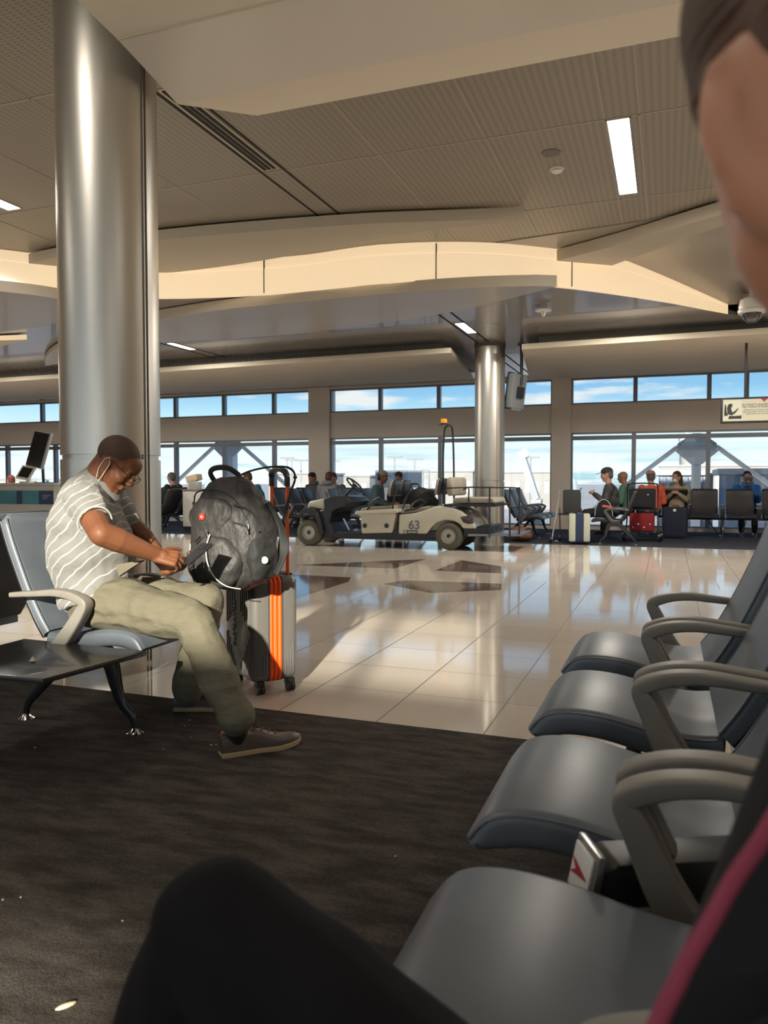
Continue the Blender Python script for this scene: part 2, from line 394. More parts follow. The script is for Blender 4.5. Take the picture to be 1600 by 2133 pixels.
def bay(y, x0, x1, z0, z1, mull, fd=.12, transom=None, inset=.14):
    root = bpy.data.objects.new('window_%d' % WN[0], None); COL.objects.link(root); root['kind'] = 'structure'; root.location = ((x0+x1)/2, y, z0); WN[0] += 1
    yy = y+inset; f = MB(); t_ = .035
    f.b2((x0, yy-fd/2, z0), (x0+t_, yy+fd/2, z1)); f.b2((x1-t_, yy-fd/2, z0), (x1, yy+fd/2, z1)); f.b2((x0+t_, yy-fd/2, z0), (x1-t_, yy+fd/2, z0+t_)); f.b2((x0+t_, yy-fd/2, z1-t_), (x1-t_, yy+fd/2, z1))
    for mx_ in mull: f.b2((mx_-.045, yy-fd/2, z0+t_), (mx_+.045, yy+fd/2, z1-t_))
    if transom: f.b2((x0+t_, yy-fd/2-.01, transom-.05), (x1-t_, yy+fd/2, transom+.04))
    f.build('window_frame', FRAME, root, world=True)
    MB().b2((x0+t_, yy-.006, z0+t_), (x1-t_, yy+.006, z1-t_)).build('glass', GLASS, root, world=True)
ZB = (.08, 2.215, 2.86, 3.455)
px = lambda x: at(x, 1003, YW).x
piers = [(643, 686), (1148, 1188)]
edges = [(-25.5, -22.4), (-22.0, px(643)), (px(686), px(1148)), (px(1188), 6.4), (6.9, 11.5)]
mulls = [([-24], [-24]), ([px(q) for q in (84, 200, 300, 362, 463, 567)] + [-21], [px(q) for q in (10, 110, 200, 300, 362, 463, 567)]),
         ([px(q) for q in (789, 911, 1028)], [px(q) for q in (790, 914, 1030)]), ([px(q) for q in (1321, 1475, 1553, 1700)], [px(q) for q in (1319, 1475, 1640, 1800)]), ([9], [9])]
bays = [(a, b, 0, 0) for a, b in edges]
window_wall('front', YW, .4, bays, (*ZB, ZU+.1))
for (a, b), (mu_u, mu_l) in zip(edges, mulls):
    bay(YW, a, b, ZB[0], ZB[1], [q for q in mu_l if a < q < b], transom=2.1)
    bay(YW, a, b, ZB[2], ZB[3], [q for q in mu_u if a < q < b])
# back wall, the sun comes through it
eb = [(-22, -10.2), (-9.5, 1.27), (4.2, 10.5)]
mb_ = [[-20, -18, -16, -14, -12], [-8.0, -6.3, -4.6, -2.9, .5], [6, 8]]
bays = [(a, b, 0, 0) for a, b in eb]
window_wall('back', YB-.4, .4, bays, (.1, 2.36, 3.03, 3.90, ZU+.1))
for (a, b), mu_ in zip(eb, mb_):
    bay(YB-.4, a, b, .1, 2.36, mu_); bay(YB-.4, a, b, 3.03, 3.90, mu_, inset=.3, fd=.05)
struct('wall_left', MB().b2((XL-.3, YB-.4, 0), (XL, YW+.4, ZU+.1)), WALLP)
struct('wall_right', MB().b2((XR, YB-.4, 0), (XR+.3, YW+.4, ZU+.1)), WALLP)

# ---- ceilings
band_plan = spline([(-20, 5.2), (-11.5, 5.9), (-8.6, 6.6), (-7.25, 7.75), (-6.25, 8.44), (-4.54, 8.78), (-3.3, 8.72), (-2.2, 9.02), (-1.31, 9.64), (-.56, 10.38), (.02, 11.04), (.76, 12.0)], 5)
struct('ceiling', MB().b2((XL, YB-.4, ZU), (XR, 9.6, ZU+.15)), PERF)
struct('ceiling', MB().prism([(p.x, p.y+.12) for p in band_plan] + [(.9, 12.3), (.85, 11.2), (12, 9.8), (12, 18.4), (-20, 18.4)], (0, 0, ZL), (1, 0, 0), (0, 1, 0), (0, 0, 1), .06), GLOSSC)
struct('ceiling', MB().prism([(XL, 5.0), (-20, 5.2), (-20, 18.4), (XL, 18.4)], (0, 0, ZL), (1, 0, 0), (0, 1, 0), (0, 0, 1), .06), GLOSSC)
struct('ceiling', MB().b2((XL, 9.6, ZU), (XR, YW+.4, ZU+.15)), PERF)
# ---- luminous curved band between the two ceiling levels
BANDM = mat('backlit_cream_panel', (.80, .66, .47), .16, coat=.6, emit=((1, .76, .48), .62))
PERF2 = PERF
tops = []
for i, p in enumerate(band_plan):
    z = ZU-.01 if p.x < -.6 else ZU-.01-(p.x+.6)/1.36*.33
    tops.append(z)
def band_strip(z0f, z1f, off):
    o = MB(); rings = []
    for p, zt in zip(band_plan, tops):
        a, b = z0f(zt), z1f(zt)
        rings.append([V((p.x, p.y+off, a)), V((p.x, p.y+off+.05, a)), V((p.x, p.y+off+.05, b)), V((p.x, p.y+off, b))])
    return o.loft(rings)
band = thing('ceiling_light_band', 'long curved cream light band sweeping across the ceiling step', 'ceiling light', (band_plan[20].x, band_plan[20].y, ZL))
band_strip(lambda t: ZL-.02, lambda t: ZL+(t-ZL)*.70, 0).build('lower_panel', BANDM, band, world=True)
band_strip(lambda t: ZL+(t-ZL)*.70+.004, lambda t: t, .012).build('upper_panel', BANDM, band, world=True)
for i in (9, 24, 33, 41):
    p = band_plan[i]; MB().b2((p.x-.006, p.y-.006, ZL), (p.x+.006, p.y+.03, tops[i]-.02)).build('panel_seam', SEAM, band, world=True)
# sloping ceiling to the right of the band
def slope(u, v):
    q = v*(len(band_plan)-1-36)+36; i = min(int(q), len(band_plan)-2); f = q-i
    L = band_plan[i].lerp(band_plan[i+1], f); L = V((L.x, L.y+.05, tops[i]*(1-f)+tops[i+1]*f+.005))
    Rr = V((12, 7.4+3.0*v, ZU-.005-.445*v)); return L.lerp(Rr, u)
SLOPEM = mat('satin_taupe_ceiling', (.30, .265, .22), .33, coat=.1)
struct('ceiling', MB().grid(slope, 14, 10), SLOPEM, solid=.01)

def cloud(name, front, ztop, zbot, far, m, mf=None, bev=.004):
    fp = [atz(x, y, ztop) for x, y in front]; fa = [atz(x, y, zbot) for x, y in far]
    if len(fp) > 3: fp = spline([(p.x, p.y, 0) for p in fp], 4)
    if len(fa) > 3: fa = spline([(p.x, p.y, 0) for p in fa], 4)
    poly = [(p.x, p.y) for p in fp] + [(p.x, p.y) for p in fa]
    o = struct(name, MB().prism(poly, (0, 0, zbot), (1, 0, 0), (0, 1, 0), (0, 0, 1), ztop-zbot), m)
    if mf is not None:
        o.data.materials.append(mf)
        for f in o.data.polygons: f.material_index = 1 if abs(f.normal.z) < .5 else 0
    return o
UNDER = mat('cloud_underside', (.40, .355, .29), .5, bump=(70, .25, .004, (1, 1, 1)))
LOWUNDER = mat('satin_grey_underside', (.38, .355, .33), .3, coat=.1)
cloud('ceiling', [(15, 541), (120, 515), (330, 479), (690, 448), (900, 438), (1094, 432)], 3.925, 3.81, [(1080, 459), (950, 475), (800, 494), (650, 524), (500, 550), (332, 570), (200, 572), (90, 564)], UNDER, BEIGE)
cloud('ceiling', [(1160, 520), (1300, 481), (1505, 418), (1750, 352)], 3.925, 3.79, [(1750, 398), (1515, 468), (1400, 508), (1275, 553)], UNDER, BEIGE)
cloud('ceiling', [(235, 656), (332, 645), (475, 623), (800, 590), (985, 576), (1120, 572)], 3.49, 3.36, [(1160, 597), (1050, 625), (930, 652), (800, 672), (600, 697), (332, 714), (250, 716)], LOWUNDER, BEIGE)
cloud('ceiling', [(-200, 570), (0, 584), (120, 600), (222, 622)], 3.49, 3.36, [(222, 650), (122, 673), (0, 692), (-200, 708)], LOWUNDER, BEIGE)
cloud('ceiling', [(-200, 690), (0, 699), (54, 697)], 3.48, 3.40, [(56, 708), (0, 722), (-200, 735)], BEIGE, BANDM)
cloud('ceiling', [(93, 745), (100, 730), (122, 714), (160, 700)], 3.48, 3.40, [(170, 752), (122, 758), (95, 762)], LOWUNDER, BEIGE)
# big bulkhead overhead
pA, pB, pC, pD = atz(160, 0, 3.42), atz(245, 82, 3.42), atz(370, 217, 3.31), atz(535, 241, 3.36)
xr = 9.0
pA0 = pA - (pB-pA)*2.2
def sec(dx0):
    return None
lf = [V((pA0.x, pA0.y, 3.42)), pB, pC, pD, V((pD.x, pD.y+.06, ZU)), V((pA0.x, pA0.y, ZU))]
rg = [V((xr, pA0.y, 3.42)), V((xr, pB.y, 3.42)), V((xr, pC.y, 3.31)), V((xr, pD.y, 3.36)), V((xr, pD.y+.06, ZU)), V((xr, pA0.y, ZU))]
bk = struct('ceiling', MB().loft([lf, rg]), BEIGE_G, smooth=5)
bk.data.materials.append(BULK); bk.data.materials.append(BULKT)
for f in bk.data.polygons:
    if f.normal.z < -.3:
        cy = f.center.y
        f.material_index = 2 if cy < pB.y else (1 if cy > pC.y else 0)
struct('trim_5', MB().bar((pB.x, pB.y, 3.418), (xr, pB.y, 3.418), .012, .006), mat('pale_edge', (.66, .6, .48), .4))
# clouds along the windows with a ribbed strip recessed above
RIB = mat('ribbed_grey_strip', (.24, .225, .2), .5)
for poly, sx0, sx1 in (([(-22, 12.9), (-9.4, 12.72), (-3.44, 12.52), (-3.89, 15.9), (-11.7, 15.84), (-22, 15.8)], -22, -3.75), ([(-2.27, 12.6), (1.33, 12.5), (11.5, 12.4), (11.5, 16.4), (-2.77, 16.3)], -2.05, 11.5)):
    struct('ceiling', MB().prism(poly, (0, 0, 3.25), (1, 0, 0), (0, 1, 0), (0, 0, 1), .09), BEIGE, bevel=.01)
    rb = MB(); y0 = 12.95
    rb.b2((sx0, y0, 3.34), (sx1, y0+2.6, 3.5))
    n = int((sx1-max(sx0, -14))/.05)
    for i in range(min(n, 230)):
        x = sx1-.03-i*.05; rb.b2((x-.012, y0-.012, 3.345), (x+.012, y0, 3.495))
    struct('trim_6', rb, RIB)
# seams between ceiling panels, dark reveal lines
sm = MB()
for y in (4.56, 6.39, 8.22): sm.b2((-12, y-.008, ZU-.004), (10, y+.008, ZU))
for x in (-9.9, -8.9, -7.9, -6.9, -5.5, -4.5, -2.4, -1.46, -.51, -.25, .7, 1.65, 2.6): sm.b2((x-.006, 4.3, ZU-.004), (x+.006, 9, ZU))
struct('trim_7', sm, mat('pale_seam', (.40, .36, .30), .5))
sm = MB()
for x in (-3.56, -3.33): sm.b2((x-.012, 4.3, ZU-.005), (x+.012, 7.75, ZU))
for x in (-3.13, -2.93): sm.b2((x-.014, 9.5, ZL-.005), (x+.014, 17.6, ZL))
for x in (-8.3, -8.05): sm.b2((x-.012, 9.5, ZL-.005), (x+.012, 14, ZL))
struct('trim_8', sm, DARKSLOT)

# ---- columns
STEEL = mat('brushed_steel', (.62, .585, .53), .36, metal=1, bump=(1, .06, .004, (3, 3, 160)))
def column(name, c, r, ztop, joint, seam_deg, label):
    t = thing(name, label, 'column', (c[0], c[1], 0.0))
    MB().lathe((0, 0, 0), (0, 0, 1), [(r, 0), (r, joint-.014), (r-.012, joint-.013), (r-.012, joint+.013), (r, joint+.014), (r, ztop-.03)], 64).build('column_cover', STEEL, t)
    MB().lathe((0, 0, 0), (0, 0, 1), [(r+.012, ztop-.06), (r+.012, ztop-.002)], 48).build('top_collar', SEAM, t)
    a = R(seam_deg)
    s1 = MB()
    for da in (0, .09): s1.b2((r*math.cos(a+da)*1.0-.004, r*math.sin(a+da)-.004, .0), (r*math.cos(a+da)+.004, r*math.sin(a+da)+.004, ztop-.07))
    s1.build('vertical_seam', SEAM, t)
    return t
column('column', (-3.096, 3.715), .281, ZU, 1.24, -9, 'wide brushed steel column behind the seated man')
column('column', (-2.965, 13.38), .262, ZL, 1.11, -50, 'distant brushed steel column behind the white cart')

# ---- ceiling fittings
def troffer(c, w_, l_, z, label, grp=None):
    t = thing('ceiling_light', label, 'ceiling light', (c[0], c[1], z), 0)
    f = MB(); a = w_/2+.012; b = l_/2+.012
    for p, q in (((-a, -b, -.008), (-w_/2, b, 0)), ((w_/2, -b, -.008), (a, b, 0)), ((-a, -b, -.008), (a, -l_/2, 0)), ((-a, l_/2, -.008), (a, b, 0))): f.b2(p, q)
    f.build('frame', ALU, t); MB().b2((-w_/2, -l_/2, -.006), (w_/2, l_/2, -.001)).build('diffuser', LAMP, t)
troffer((-.41, 7.24), .165, 1.66, ZU, 'long lit ceiling light above the right side of the hall')
troffer((-6.45, 5.6), .165, 1.4, ZU, 'lit ceiling light at the left edge left of the steel column')
troffer((-8.13, 11.63), .13, .68, ZL, 'small lit ceiling light just right of the near steel column')
troffer((-3.0, 11.8), .14, .8, ZL, 'small lit ceiling light between two black slots in front of the distant column')
vt = thing('ceiling_vent', 'black slotted air vent in the ceiling above the seated man', 'vent', (-3.445, 5.55, ZU))
for dx in (-.045, 0, .05): MB().b2((dx-.016, -.75, -.012), (dx+.016, .76, -.004)).build('slot', DARKSLOT, vt)
MB().b2((-.085, -.77, -.006), (.085, .78, -.0005)).build('frame', BEIGE, vt)
p = atz(1160, 350, ZU); sd = thing('smoke_detector', 'round white smoke detector left of the long ceiling light', 'smoke detector', p)
MB().lathe((0, 0, 0), (0, 0, -1), [(.065, 0), (.065, .015), (.05, .02)], 24).build('base', WHITEP, sd); MB().lathe((0, 0, -.02), (0, 0, -1), [(.045, 0), (.05, .012), (.035, .022), (.01, .024)], 24).build('sensor_head', WHITEP, sd)
p = atz(1148, 318, ZU); tag(MB().lathe(p, (0, 0, -1), [(.085, 0), (.08, .008), (.01, .009)], 28).build('ceiling_speaker', mat('speaker_grey', (.17, .15, .125), .5)), 'flat round grey ceiling speaker next to the smoke detector', 'speaker')
p = atz(1132, 636, ZL); sp = thing('smoke_detector', 'white disc shaped detector with stem under the dark far ceiling', 'smoke detector', p)
MB().lathe((0, 0, 0), (0, 0, -1), [(.05, 0), (.05, .03)], 20).build('base', WHITEP, sp); MB().lathe((0, 0, -.055), (0, 0, -1), [(.11, 0), (.11, .02), (.03, .03), (.03, .07), (.012, .1)], 24).build('sensor_head', WHITEP, sp)
MB().cyl((0, 0, -.03), (0, 0, -.056), .03).build('neck', WHITEP, sp)
# security camera
p = dep(1566, 672, 9.6)
cc = thing('security_camera', 'white dome security camera hanging from the ceiling at the right', 'camera', p)
MB().lathe((0, 0, 0), (0, 0, 1), [(.115, .11), (.16, .12), (.165, .15), (.15, .17), (.155, .2), (.135, .28), (.09, .31), (.05, .32), (.03, .33), (.03, .52)], 32).build('housing', WHITEP, cc)
MB().lathe((0, 0, 0), (0, 0, 1), [(.01, 0), (.06, .012), (.1, .05), (.118, .11)], 32).build('dome', mat('smoked_dome', (.03, .03, .035), .05, coat=1), cc)

# ---- hanging screens
def hanging_back_tv():
    t = thing('hanging_monitor', 'black backed monitor hanging from the ceiling beside the distant column', 'monitor', at(1076, 815, 13.6))
    t.rotation_euler = (0, 0, R(-112))
    M_ = Matrix.Rotation(R(-8), 4, 'X')
    MB().box((0, 0, 0), (.40, .13, .60), M=M_).build('casing', mat('grey_casing', (.22, .24, .25), .4), t, bevel=.012)
    MB().box(M_ @ V((0, -.075, 0)), (.42, .03, .64), M=M_).build('screen_panel', BLACKP, t, bevel=.006)
    MB().box(M_ @ V((0, .08, -.02)), (.18, .05, .2), M=M_).build('mount_plate', BLACKP, t)
    MB().cyl((0, .1, .1), (0, .1, ZL-t.location.z), .028).build('pole', BLACKP, t)
    MB().box(M_ @ V((0, .0, -.31)), (.3, .1, .05), M=M_).build('speaker_bar', mat('grey_casing', (.2, .2, .2), .4), t, bevel=.005)
    MB().cyl((0, .1, ZL-t.location.z-.02), (0, .1, ZL-t.location.z), .07).build('ceiling_flange', BLACKP, t)
hanging_back_tv()
Ys = 13.2
tl, tr_, bl = at(1502, 829, Ys), at(1606, 824, Ys), at(1500, 882, Ys)
sw, sh = (tr_-tl).length, (tl-bl).length
t = thing('information_screen', 'lit poster screen with a seated woman picture hanging at the right edge', 'screen', (tl.x+sw/2, Ys, tl.z-sh/2))
MB().b2((-sw/2, 0, -sh/2), (sw/2, .07, sh/2)).build('casing', BLACKP, t, bevel=.006)
POST = mat('poster_cream', (.40, .38, .28), .5, emit=((.75, .72, .55), .22)); PDK = mat('poster_dark', (.03, .03, .03), .6); PGR = mat('poster_grey', (.13, .125, .11), .6)
MB().b2((-sw/2+.03, -.003, -sh/2+.03), (sw/2-.03, .002, sh/2-.03)).build('display', POST, t)
PIC = mat('poster_picture', (.42, .41, .32), .5, emit=((.8, .8, .65), .25))
MB().b2((-sw/2+.05, -.006, -sh/2+.05), (-.05, -.003, sh/2-.05)).build('picture', PIC, t)
pf = MB()
def pp(pts): pf.prism(pts, (-sw/2+.05, -.0065, -sh/2+.05), (sw/2-.1, 0, 0), (0, 0, sh-.1), (0, -1, 0), .002)
pp([(.2, .3), (.15, .62), (.22, .8), (.35, .86), (.48, .8), (.44, .7), (.38, .6), (.46, .38), (.66, .5), (.78, .62), (.8, .56), (.62, .34), (.44, .24)])
pp([(.22, .05), (.3, .22), (.6, .2), (.98, .22), (.98, .05)]); pp([(.0, .4), (.03, .8), (.1, .8), (.12, .5), (.22, .22), (.0, .22)])
pf.build('picture_figure', PDK, t)
TXT = Matrix(((1, 0, 0, 0), (0, 0, -1, 0), (0, 1, 0, 0), (0, 0, 0, 1)))
for i, (s_, z_, sz, c_) in enumerate((('DO WHAT\'S BOARDING', .08, .042, PDK), ('ON TODAY\'S FLIGHTS', .045, .042, PDK), ('Please arrive at the gate early', 0, .03, PGR), ('Boarding order is shown on the', -.03, .03, PGR), ('display above the counter', -.06, .03, PGR))):
    text('caption', s_, sz, Matrix.Translation(t.location+V((sw*.23, -.004, z_))) @ TXT, c_, t, .0008)
RED = mat('poster_red', (.35, .02, .04), .5)
MB().prism([(0, 0), (.05, .05), (-.05, .05)], (sw/2-.09, -.006, sh/2-.08), (1, 0, 0), (0, 0, 1), (0, -1, 0), .002).build('emblem', RED, t)
MB().cyl((0, .04, sh/2), (0, .04, 3.25-t.location.z), .02).build('pole', BLACKP, t)
# ================================================================== SEATING
LEATHER = mat('slate_leather', (.098, .114, .136), .40, spec=.5, coat=.0, bump=(9, .12, .01, (1, 1, 1)), noise=(6, (.112, .128, .150)))
PIPE = mat('leather_piping', (.10, .11, .125), .4)
SHELL = mat('black_back_shell', (.012, .012, .013), .45)
ARM = mat('taupe_polyurethane_arm', (.20, .185, .16), .5, noise=(20, (.185, .17, .147)))
LEGM = mat('black_cast_leg', (.014, .015, .017), .3, coat=.2)
def seat_cushion(t, y, w_=.5, m=None):
    top = spline([(-.01, .442), (.06, .436), (.16, .446), (.28, .470), (.38, .474), (.45, .455), (.492, .405)], 4)
    n = len(top); rings = []
    for i, p in enumerate(top):
        th = .075 if i < n-4 else .075-.012*(i-(n-4))
        k = min(1, .35+i*.4) if i < 3 else 1
        pr = rect(w_, th, .024, 3)
        q0 = top[max(i-1, 0)]; q1 = top[min(i+1, n-1)]; d = (q1-q0).normalized(); nrm = V((-d.y, d.x))
        rings.append([V((p.x - nrm.x*(th/2-b), y+a, p.y - nrm.y*(th/2-b))) for a, b in pr])
    o = MB().loft(rings).build('cushion', m or LEATHER, t, bevel=.0, smooth=50)
    for s in (-1, 1):
        MB().tube([V((p.x, y+s*(w_/2-.006), p.y-.010)) for p in top[1:-1]], .0035, 6).build('piping', PIPE, o)
    return o
BK = [(-.02, .435), (-.065, .50), (-.12, .60), (-.175, .72), (-.225, .84), (-.262, .95)]
def seat_back(t, y, w_=.5):
    c = spline(BK, 4); n = len(c); rings = []
    for i, p in enumerate(c):
        q0 = c[max(i-1, 0)]; q1 = c[min(i+1, n-1)]; d = (q1-q0).normalized(); nr = V((d.y, -d.x)) # front
        k = 1 if i < n-2 else (.97 if i == n-2 else .9); th = .05 if i < n-1 else .03
        rings.append([V((p.x+nr.x*b, y+a*k, p.y+nr.y*b)) for a, b in rect(w_, th, .02, 3)])
    o = MB().loft(rings).build('backrest', LEATHER, t, smooth=50)
    rings = []
    for i, p in enumerate(c[:-1]):
        q0 = c[max(i-1, 0)]; q1 = c[min(i+1, n-1)]; d = (q1-q0).normalized(); nr = V((d.y, -d.x))
        rings.append([V((p.x+nr.x*(b-.035), y+a, p.y+nr.y*(b-.035))) for a, b in rect(w_*.94, .02, .008, 2)])
    MB().loft(rings).build('back_shell', SHELL, o, smooth=50)
    for s in (-1, 1):
        pts = []
        for i, p in enumerate(c[:-1]):
            q0 = c[max(i-1, 0)]; q1 = c[min(i+1, n-1)]; d = (q1-q0).normalized(); nr = V((d.y, -d.x)); pts.append(V((p.x+nr.x*.022, y+s*(w_/2-.004), p.y+nr.y*.022)))
        MB().tube(pts, .004, 6).build('piping', PIPE, o)
ARM_DX = [-.06]
def arm(t, y, m=None, w_=.05):
    P = spline([(a+ARM_DX[0]*min(1, max(0, (b-.345)/.2)), b) for a, b in ((-.15, .618), (0, .634), (.10, .644), (.185, .637), (.252, .612), (.268, .580), (.245, .53), (.19, .45), (.135, .38), (.12, .345))], 4)
    n = len(P); rings = []
    for i, p in enumerate(P):
        q0 = P[max(i-1, 0)]; q1 = P[min(i+1, n-1)]; d = (q1-q0).normalized(); nr = V((-d.y, d.x)); f = i/(n-1)
        th = .022+.016*min(1, f/.4) + max(0, f-.5)*.07
        wy = (w_+.006)*(1 if f > .08 else .8)
        rings.append([V((p.x+nr.x*(b-th/2), y+a, p.y+nr.y*(b-th/2))) for a, b in rect(wy, th, .008, 3)])
    return MB().loft(rings).build('armrest', m or ARM, t, smooth=55)
def leg_unit(t, y, back=-.27, front=.32, apex=.08, z=.37):
    for fx in (back, front):
        s = 1 if fx > apex else -1
        P = [(apex, z), (apex+s*.10, z-.03), (fx-s*.08, .15), (fx-s*.012, .075), (fx, .02)]
        wd = [.07, .075, .045, .034, .03]; Q = spline(P, 3)
        rings = []
        for i, p in enumerate(Q):
            f = i/(len(Q)-1)*4; a = wd[int(min(f, 3.999))]; b = wd[min(int(f)+1, 4)]; q = a+(b-a)*(f-int(f))
            q0 = Q[max(i-1, 0)]; q1 = Q[min(i+1, len(Q)-1)]; d = (q1-q0).normalized(); nr = V((-d.y, d.x))
            rings.append([V((p.x+nr.x*bb, y+aa, p.y+nr.y*bb)) for aa, bb in rect(q*.62, q, .01, 2)])
        o = MB().loft(rings).build('leg', LEGM, t, smooth=40)
        MB().lathe((fx, y, 0.003), (0, 0, 1), [(.036, 0), (.036, .004), (.022, .014), (.013, .028)], 20).build('foot_pad', CHROME, o)
def beam_row(label, loc, rz, mods, legs, group=None, arms=True, cat='seating', spacing=.7, legk={}, arm_m=None):
    """mods: list of (y, kind); arms on both sides of every seat"""
    t = thing('airport_bench', label, 'bench', loc, rz, group)
    ys = [m_[0] for m_ in mods]
    MB().b2((.05, min(ys)-.32, .345), (.12, max(ys)+.32, .395)).build('beam', LEGM, t, bevel=.008)
    for y, kd in mods:
        if kd == 'seat':
            seat_cushion(t, y); seat_back(t, y)
            MB().bar((-.03, y, .37), (.30, y, .39), .16, .05).build('seat_bracket', LEGM, t, bevel=.006)
            if arms:
                for s in (-1, 1): arm(t, y+s*.302, arm_m)
        else:
            MB().prism([(-.08, y-.26), (.50, y-.22), (.56, y+.27), (-.10, y+.29)], (0, 0, .395), (1, 0, 0), (0, 1, 0), (0, 0, 1), .02).build('table_top', mat('black_laminate', (.022, .021, .020), .3, coat=.2), t, bevel=.005)
    for y in legs: leg_unit(t, y, **legk)
    return t
# right foreground row, faces left in the photograph
right_row = beam_row('foreground row of slate leather seats with taupe arms along the right side', (.13, 0, .0), PI, [(-3.08, 'seat'), (-2.38, 'seat'), (-1.68, 'seat'), (-.98, 'seat'), (-.28, 'seat')], [-2.73, -.63])
# power outlet with a white label, between the third and the nearest visible seat
pw = thing('power_outlet', 'black power outlet box with white label between two foreground seats', 'power outlet', (-.075, 1.335, .455), R(26))
MB().prism([(-.05, -.055), (.30, -.05), (.30, .02), (-.015, .02), (-.045, .0)], (0, -.05, 0), (1, 0, 0), (0, 0, 1), (0, 1, 0), .09).build('housing', BLACKP, pw, bevel=.006)
fm = Matrix.Rotation(R(12), 4, 'Y')
MB().box((-.052, -.006, -.01), (.014, .098, .092), M=fm).build('bezel', ALU, pw, bevel=.004)
lb = MB().box((-.062, -.006, -.01), (.006, .078, .076), M=fm).build('label_plate', mat('white_label', (.85, .84, .82), .35), pw, bevel=.003)
MB().prism([(-.034, 0), (.034, .013), (.012, 0), (.034, -.013)], (-.0665, -.006, -.01), (0, 1, 0), (fm.to_3x3() @ V((0, 0, 1))), (-1, 0, 0), .0012).build('red_mark', mat('label_red', (.42, .04, .06), .4), lb)
ARM_DX[0] = 0
# left row with the seated man, and the row back to back with it
left_row = beam_row('slate leather seat with taupe arm and black side table under the seated man', (-2.53, 0, 0), 0, [(2.29, 'table'), (2.87, 'seat')], [2.72], legk=dict(back=-.24, front=.37, apex=.13))
back_row = beam_row('dark bench seen from its black back shell at the left edge', (-3.22, 0, 0), PI, [(-2.85, 'seat')], [-2.72], legk=dict(back=-.12, front=.32, apex=.08), arms=False)
tb = tag(MB().lathe(atz(68, 1378, .417), (0, 0, 1), [(.010, 0), (.012, .004), (.005, .012), (.001, .02)], 8).build('food_crumb', mat('crumb', (.6, .52, .38), .7)), 'small pale crumb lying on the black side table', 'crumb')
CR = mat('crumb', (.6, .52, .38), .7)
for i, (x, y, s) in enumerate(((137, 2095, .9), (395, 1500, .35), (385, 1512, .3), (440, 1552, .45), (450, 1551, .4), (398, 1535, .3), (340, 1560, .3), (73, 1557, .4), (255, 1918, .25), (6, 1874, .3), (43, 1869, .3), (824, 1783, .3))):
    p = atz(x, y, .006); a = random.random()*3
    tag(MB().ell((p.x, p.y, .006), (.011*s*(2.2 if i == 0 else 1), .008*s, .004*s+.001), M=Matrix.Rotation(a, 4, 'Z'), n=8, m=5).build('crumb', CR), 'tiny pale crumb on the brown carpet' if i else 'pale shred on the carpet at the bottom left', 'crumb', 'crumbs scattered on the brown carpet' if i else None)

# ================================================================== PEOPLE
def head_prims(mb, M):
    """unit human head (height about .23 m) in its own frame: x forward, y left, z up"""
    def e(c, r): mb.ell(M @ V(c), V(r)*M.median_scale, M=M.normalized())
    def c(a, ra, b, rb): k = M.median_scale; mb.cone(M @ V(a), ra*k, M @ V(b), rb*k)
    e((-.014, 0, .032), (.098, .078, .086)); e((.028, 0, -.018), (.060, .062, .092)); e((-.03, 0, -.01), (.07, .062, .07))
    e((.050, 0, .045), (.045, .058, .045))
    for s in (-1, 1):
        c((-.005, s*.052, -.035), .026, (.058, s*.016, -.094), .020); e((.052, s*.036, -.022), (.032, .026, .030))
        e((-.008, s*.078, -.002), (.018, .009, .032)); e((-.014, s*.083, .006), (.012, .007, .024)); e((.076, s*.028, .030), (.014, .022, .009))
        e((.073, s*.030, .008), (.014, .017, .012))
    c((.088, 0, .018), .010, (.104, 0, -.018), .013); e((.098, 0, -.024), (.012, .019, .009))
    e((.087, 0, -.050), (.012, .024, .007)); e((.084, 0, -.062), (.012, .021, .008)); c((.070, 0, -.090), .018, (.066, 0, -.094), .018)
def hand(mb, wrist, dirv, palmn, L=.185, curls=(.6, .7, .8, .9), thumb=1, spread=.12, thumb_curl=.5):
    """five separate fingers; dirv = along the palm, palmn = the direction the palm faces"""
    d = V(dirv).normalized(); n = V(palmn); n = (n-d*n.dot(d)).normalized(); s = n.cross(d)*thumb # towards the thumb
    w_ = V(wrist); k = L/.185
    for q, r in ((-.03, .021), (-.01, .024), (.012, .024), (.030, .020)):
        mb.cone(w_+s*q*.75*k, r*.85*k, w_+d*.085*k+s*q*1.12*k, r*.62*k)
    mb.cone(w_-d*.02*k, .026*k, w_+d*.03*k, .028*k)
    lens = (.072, .080, .075, .058)
    for i in range(4):
        off = (.030, .010, -.011, -.031)[i]; p = w_+d*(.088-.004*abs(i-1))*k+s*off*1.1*k; a = (1.5-i)*spread
        dd = (d+s*a*.6).normalized(); cur = curls[i]; ang = 0; r = (.0092, .0095, .0092, .0080)[i]*k
        for j, fr in enumerate((.45, .32, .23)):
            ang += cur*(.75 if j == 0 else .8)
            v = dd*math.cos(ang)+n*math.sin(ang); q = p+v*lens[i]*fr*k; mb.cone(p, r, q, r*.9); p = q; r *= .9
    p = w_+d*.022*k+s*.026*k; v = (d*.55+s*.75+n*.25).normalized(); r = .0125*k
    for fr in (.045, .034, .026):
        q = p+v*fr*k; mb.cone(p, r, q, r*.88); p = q; r *= .9; v = (v+(n*.5+d*.5-s*.35)*thumb_curl).normalized()
def ellring(c, d, side, a, b, n=20):
    d, s, u = frame(d, side); return [V(c)+u*a*math.cos(2*PI*j/n)+s*b*math.sin(2*PI*j/n) for j in range(n)]
def person(label, loc, rz=0): return thing('person', label, 'person', loc, rz)

